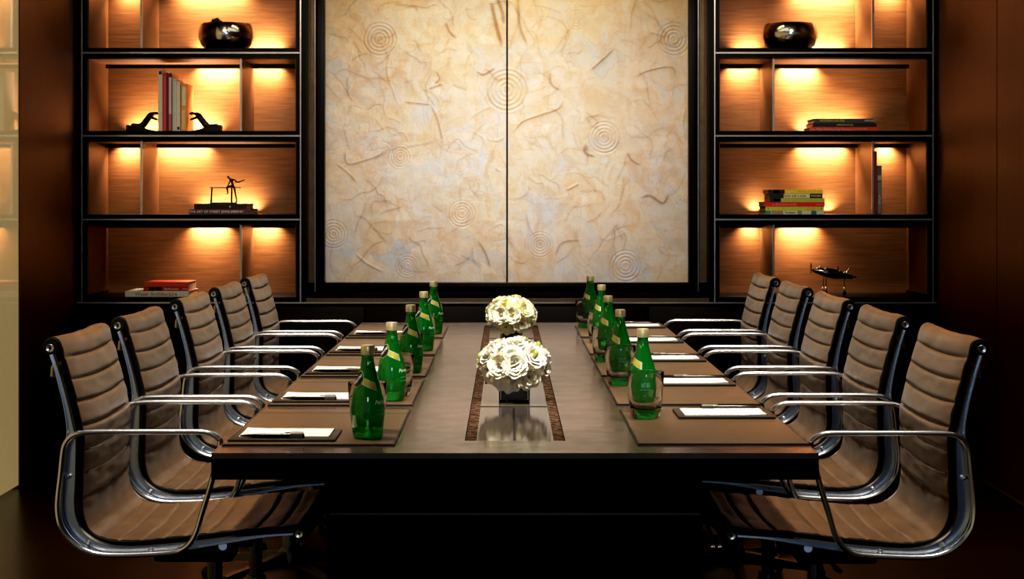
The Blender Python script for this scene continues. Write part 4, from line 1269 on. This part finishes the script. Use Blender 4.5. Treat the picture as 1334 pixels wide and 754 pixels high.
# ------------------------------------------------------------------ lights
def area(name, loc, target, sx, sy, power, color, spread=PI):
    L = bpy.data.lights.new(name, "AREA")
    L.shape = "RECTANGLE"; L.size = sx; L.size_y = sy; L.energy = power; L.color = color; L.spread = spread
    o = bpy.data.objects.new(name, L); COL.objects.link(o)
    o.location = loc
    d = Vector(target) - Vector(loc)
    o.rotation_euler = d.to_track_quat("-Z", "Y").to_euler()
    return o
WARM = (1.0, 0.70, 0.52)
SLOT_Y = BACK - 0.028
G = 2.3
def slot(x, wd, z, up, p):
    """LED strip hidden in the slot behind a shelf board"""
    L = bpy.data.lights.new("led_strip", "AREA")
    L.shape = "RECTANGLE"; L.size = wd; L.size_y = 0.016; L.energy = p * G; L.color = WARM; L.spread = 2.1
    o = bpy.data.objects.new("led_strip", L); COL.objects.link(o)
    o.location = (x, SLOT_Y, z)
    o.rotation_euler = (PI if up else 0, 0, 0)
KB = 8.73 / 2200
def bx(v): return (v - 660) * KB
# (centre px, width m, board, direction, power)
zB = {0: TOPB, 1: 1.9787, 2: 1.569, 3: 1.156, 4: BOT + 0.03}
for cxp, wd, b2, up, p in [
    (275, .34, 0, False, 3.2), (168, .10, 0, False, 0.8), (345, .16, 1, True, 1.4), (262, .06, 1, True, .35),
    (282, .20, 1, False, 2.2), (345, .16, 1, False, 1.3), (228, .26, 2, True, 1.9), (182, .12, 2, True, .8), (268, .14, 2, True, 1.1), (130, .03, 1, False, .3),
    (238, .26, 2, False, 2.0), (166, .10, 2, False, .9), (298, .30, 3, True, 2.0),
    (272, .18, 3, False, 1.7), (346, .12, 3, False, .9),
    (1075, .32, 0, False, 3.2), (1160, .10, 0, False, .9), (1075, .20, 1, True, 1.6), (975, .12, 1, True, .8),
    (1042, .18, 1, False, 2.3), (968, .14, 1, False, 1.1), (1082, .32, 2, True, 2.3),
    (1072, .24, 2, False, 2.2), (1155, .06, 2, False, .9), (985, .04, 3, True, .35), (1080, .04, 3, True, .35),
    (1042, .18, 3, False, 1.7), (978, .07, 3, False, .5)]:
    slot(bx(cxp), wd, zB[b2] + (0.024 if up else -0.024), up, p)

# painting washers
area("wall_washer", (0, 7.75, 2.74), (0, 8.44, 2.0), 1.7, 0.06, 4.5, (1.0, 0.68, 0.22), 2.0)
area("picture_light", (0.0, 5.9, 2.74), (0, 8.44, 1.45), 1.0, 0.30, 9.2, (1.0, 0.92, 0.89), 0.85)
# downlights over both rows of chairs and over the flowers
for y in (4.1, 5.4, 6.7):
    for x in (-0.84, 0.88):
        area("ceiling_downlight", (x, y, 2.75), (x, y, 0), 0.30, 0.5, 11, (1.0, 0.85, 0.66), 1.05)
area("bowl_reflection_fill", (0.0, 6.75, 2.77), (0, 6.75, 0), 2.0, 1.1, 6.0, (1.0, 0.93, 0.80), 3.0)  # added overhead fill that puts a bright reflection in the silver bowls
area("table_softbox", (0.02, 5.6, 2.76), (0.02, 5.6, 0), 1.0, 2.4, 5, (1.0, 0.92, 0.82), 1.0)
for sx in (-1, 1):
    area("shelf_fill", (sx * 1.3, 6.2, 2.7), (sx * 1.55, 8.5, 1.4), 0.15, 0.15, 1.5, (1.0, 0.86, 0.70), 0.9)  # weak front fill added to brighten the book spines
for y in (4.40, 6.28):
    area("flower_spot", (0.02, y - 1.1, 2.75), (0.02, y, 0.8), 0.3, 0.3, 3.6, (1.0, 0.94, 0.82), 0.5)
# cool daylight from a window behind the viewpoint
area("daylight", (0.0, -2.45, 1.3), (0, 5.0, 1.0), 4.2, 2.4, 6, (0.50, 0.74, 1.0), 2.4)
area("window_glint", (0.35, -2.3, 2.2), (0, 8.0, 1.6), 0.8, 0.7, 4, (1.0, 0.95, 0.88), 1.2)
area("ceiling_fill", (0.0, 1.6, 2.78), (0, 1.6, 0), 3.4, 5.0, 4.5, (1.0, 0.88, 0.74), 2.6)  # broad overhead fill added for highlights on the metal armrests
# faint wall wash
area("side_wash", (1.2, 7.2, 2.74), (2.12, 7.6, 2.0), 0.3, 0.3, 1.6, (1.0, 0.68, 0.25), 1.6)
area("side_wash.001", (-1.4, 7.2, 2.74), (-2.12, 7.9, 2.0), 0.3, 0.3, 0.25, (1.0, 0.6, 0.3), 1.6)

W = bpy.data.worlds.new("world"); scn.world = W; W.use_nodes = True
W.node_tree.nodes["Background"].inputs[0].default_value = (0.5, 0.6, 0.8, 1)
W.node_tree.nodes["Background"].inputs[1].default_value = 0.01

# ------------------------------------------------------------------ camera
cam = bpy.data.cameras.new("camera")
cam.sensor_width = 36; cam.lens = 36 * 2200 / 1334
cam.shift_x = 7 / 1334; cam.shift_y = -120 / 1334
cam.clip_start = 0.05; cam.clip_end = 60
co = bpy.data.objects.new("camera", cam); COL.objects.link(co)
co.location = (0, 0, CAM_Z); co.rotation_euler = (PI / 2, 0, 0)
scn.camera = co

scn.view_settings.view_transform = "Standard"
scn.view_settings.look = "None"
scn.view_settings.exposure = 0.0
scn.view_settings.use_curve_mapping = True
scn.view_settings.curve_mapping.black_level = (0.005, 0.005, 0.005)
cc = scn.view_settings.curve_mapping.curves[3]
for x_, y_ in ((0.03, 0.016), (0.12, 0.088), (0.35, 0.335), (0.65, 0.70)):
    cc.points.new(x_, y_)
scn.view_settings.curve_mapping.update()
scn.cycles.use_denoising = True
scn.cycles.max_bounces = 10
scn.cycles.transmission_bounces = 8
scn.cycles.sample_clamp_indirect = 4.0
scn.cycles.caustics_reflective = False
scn.cycles.caustics_refractive = False
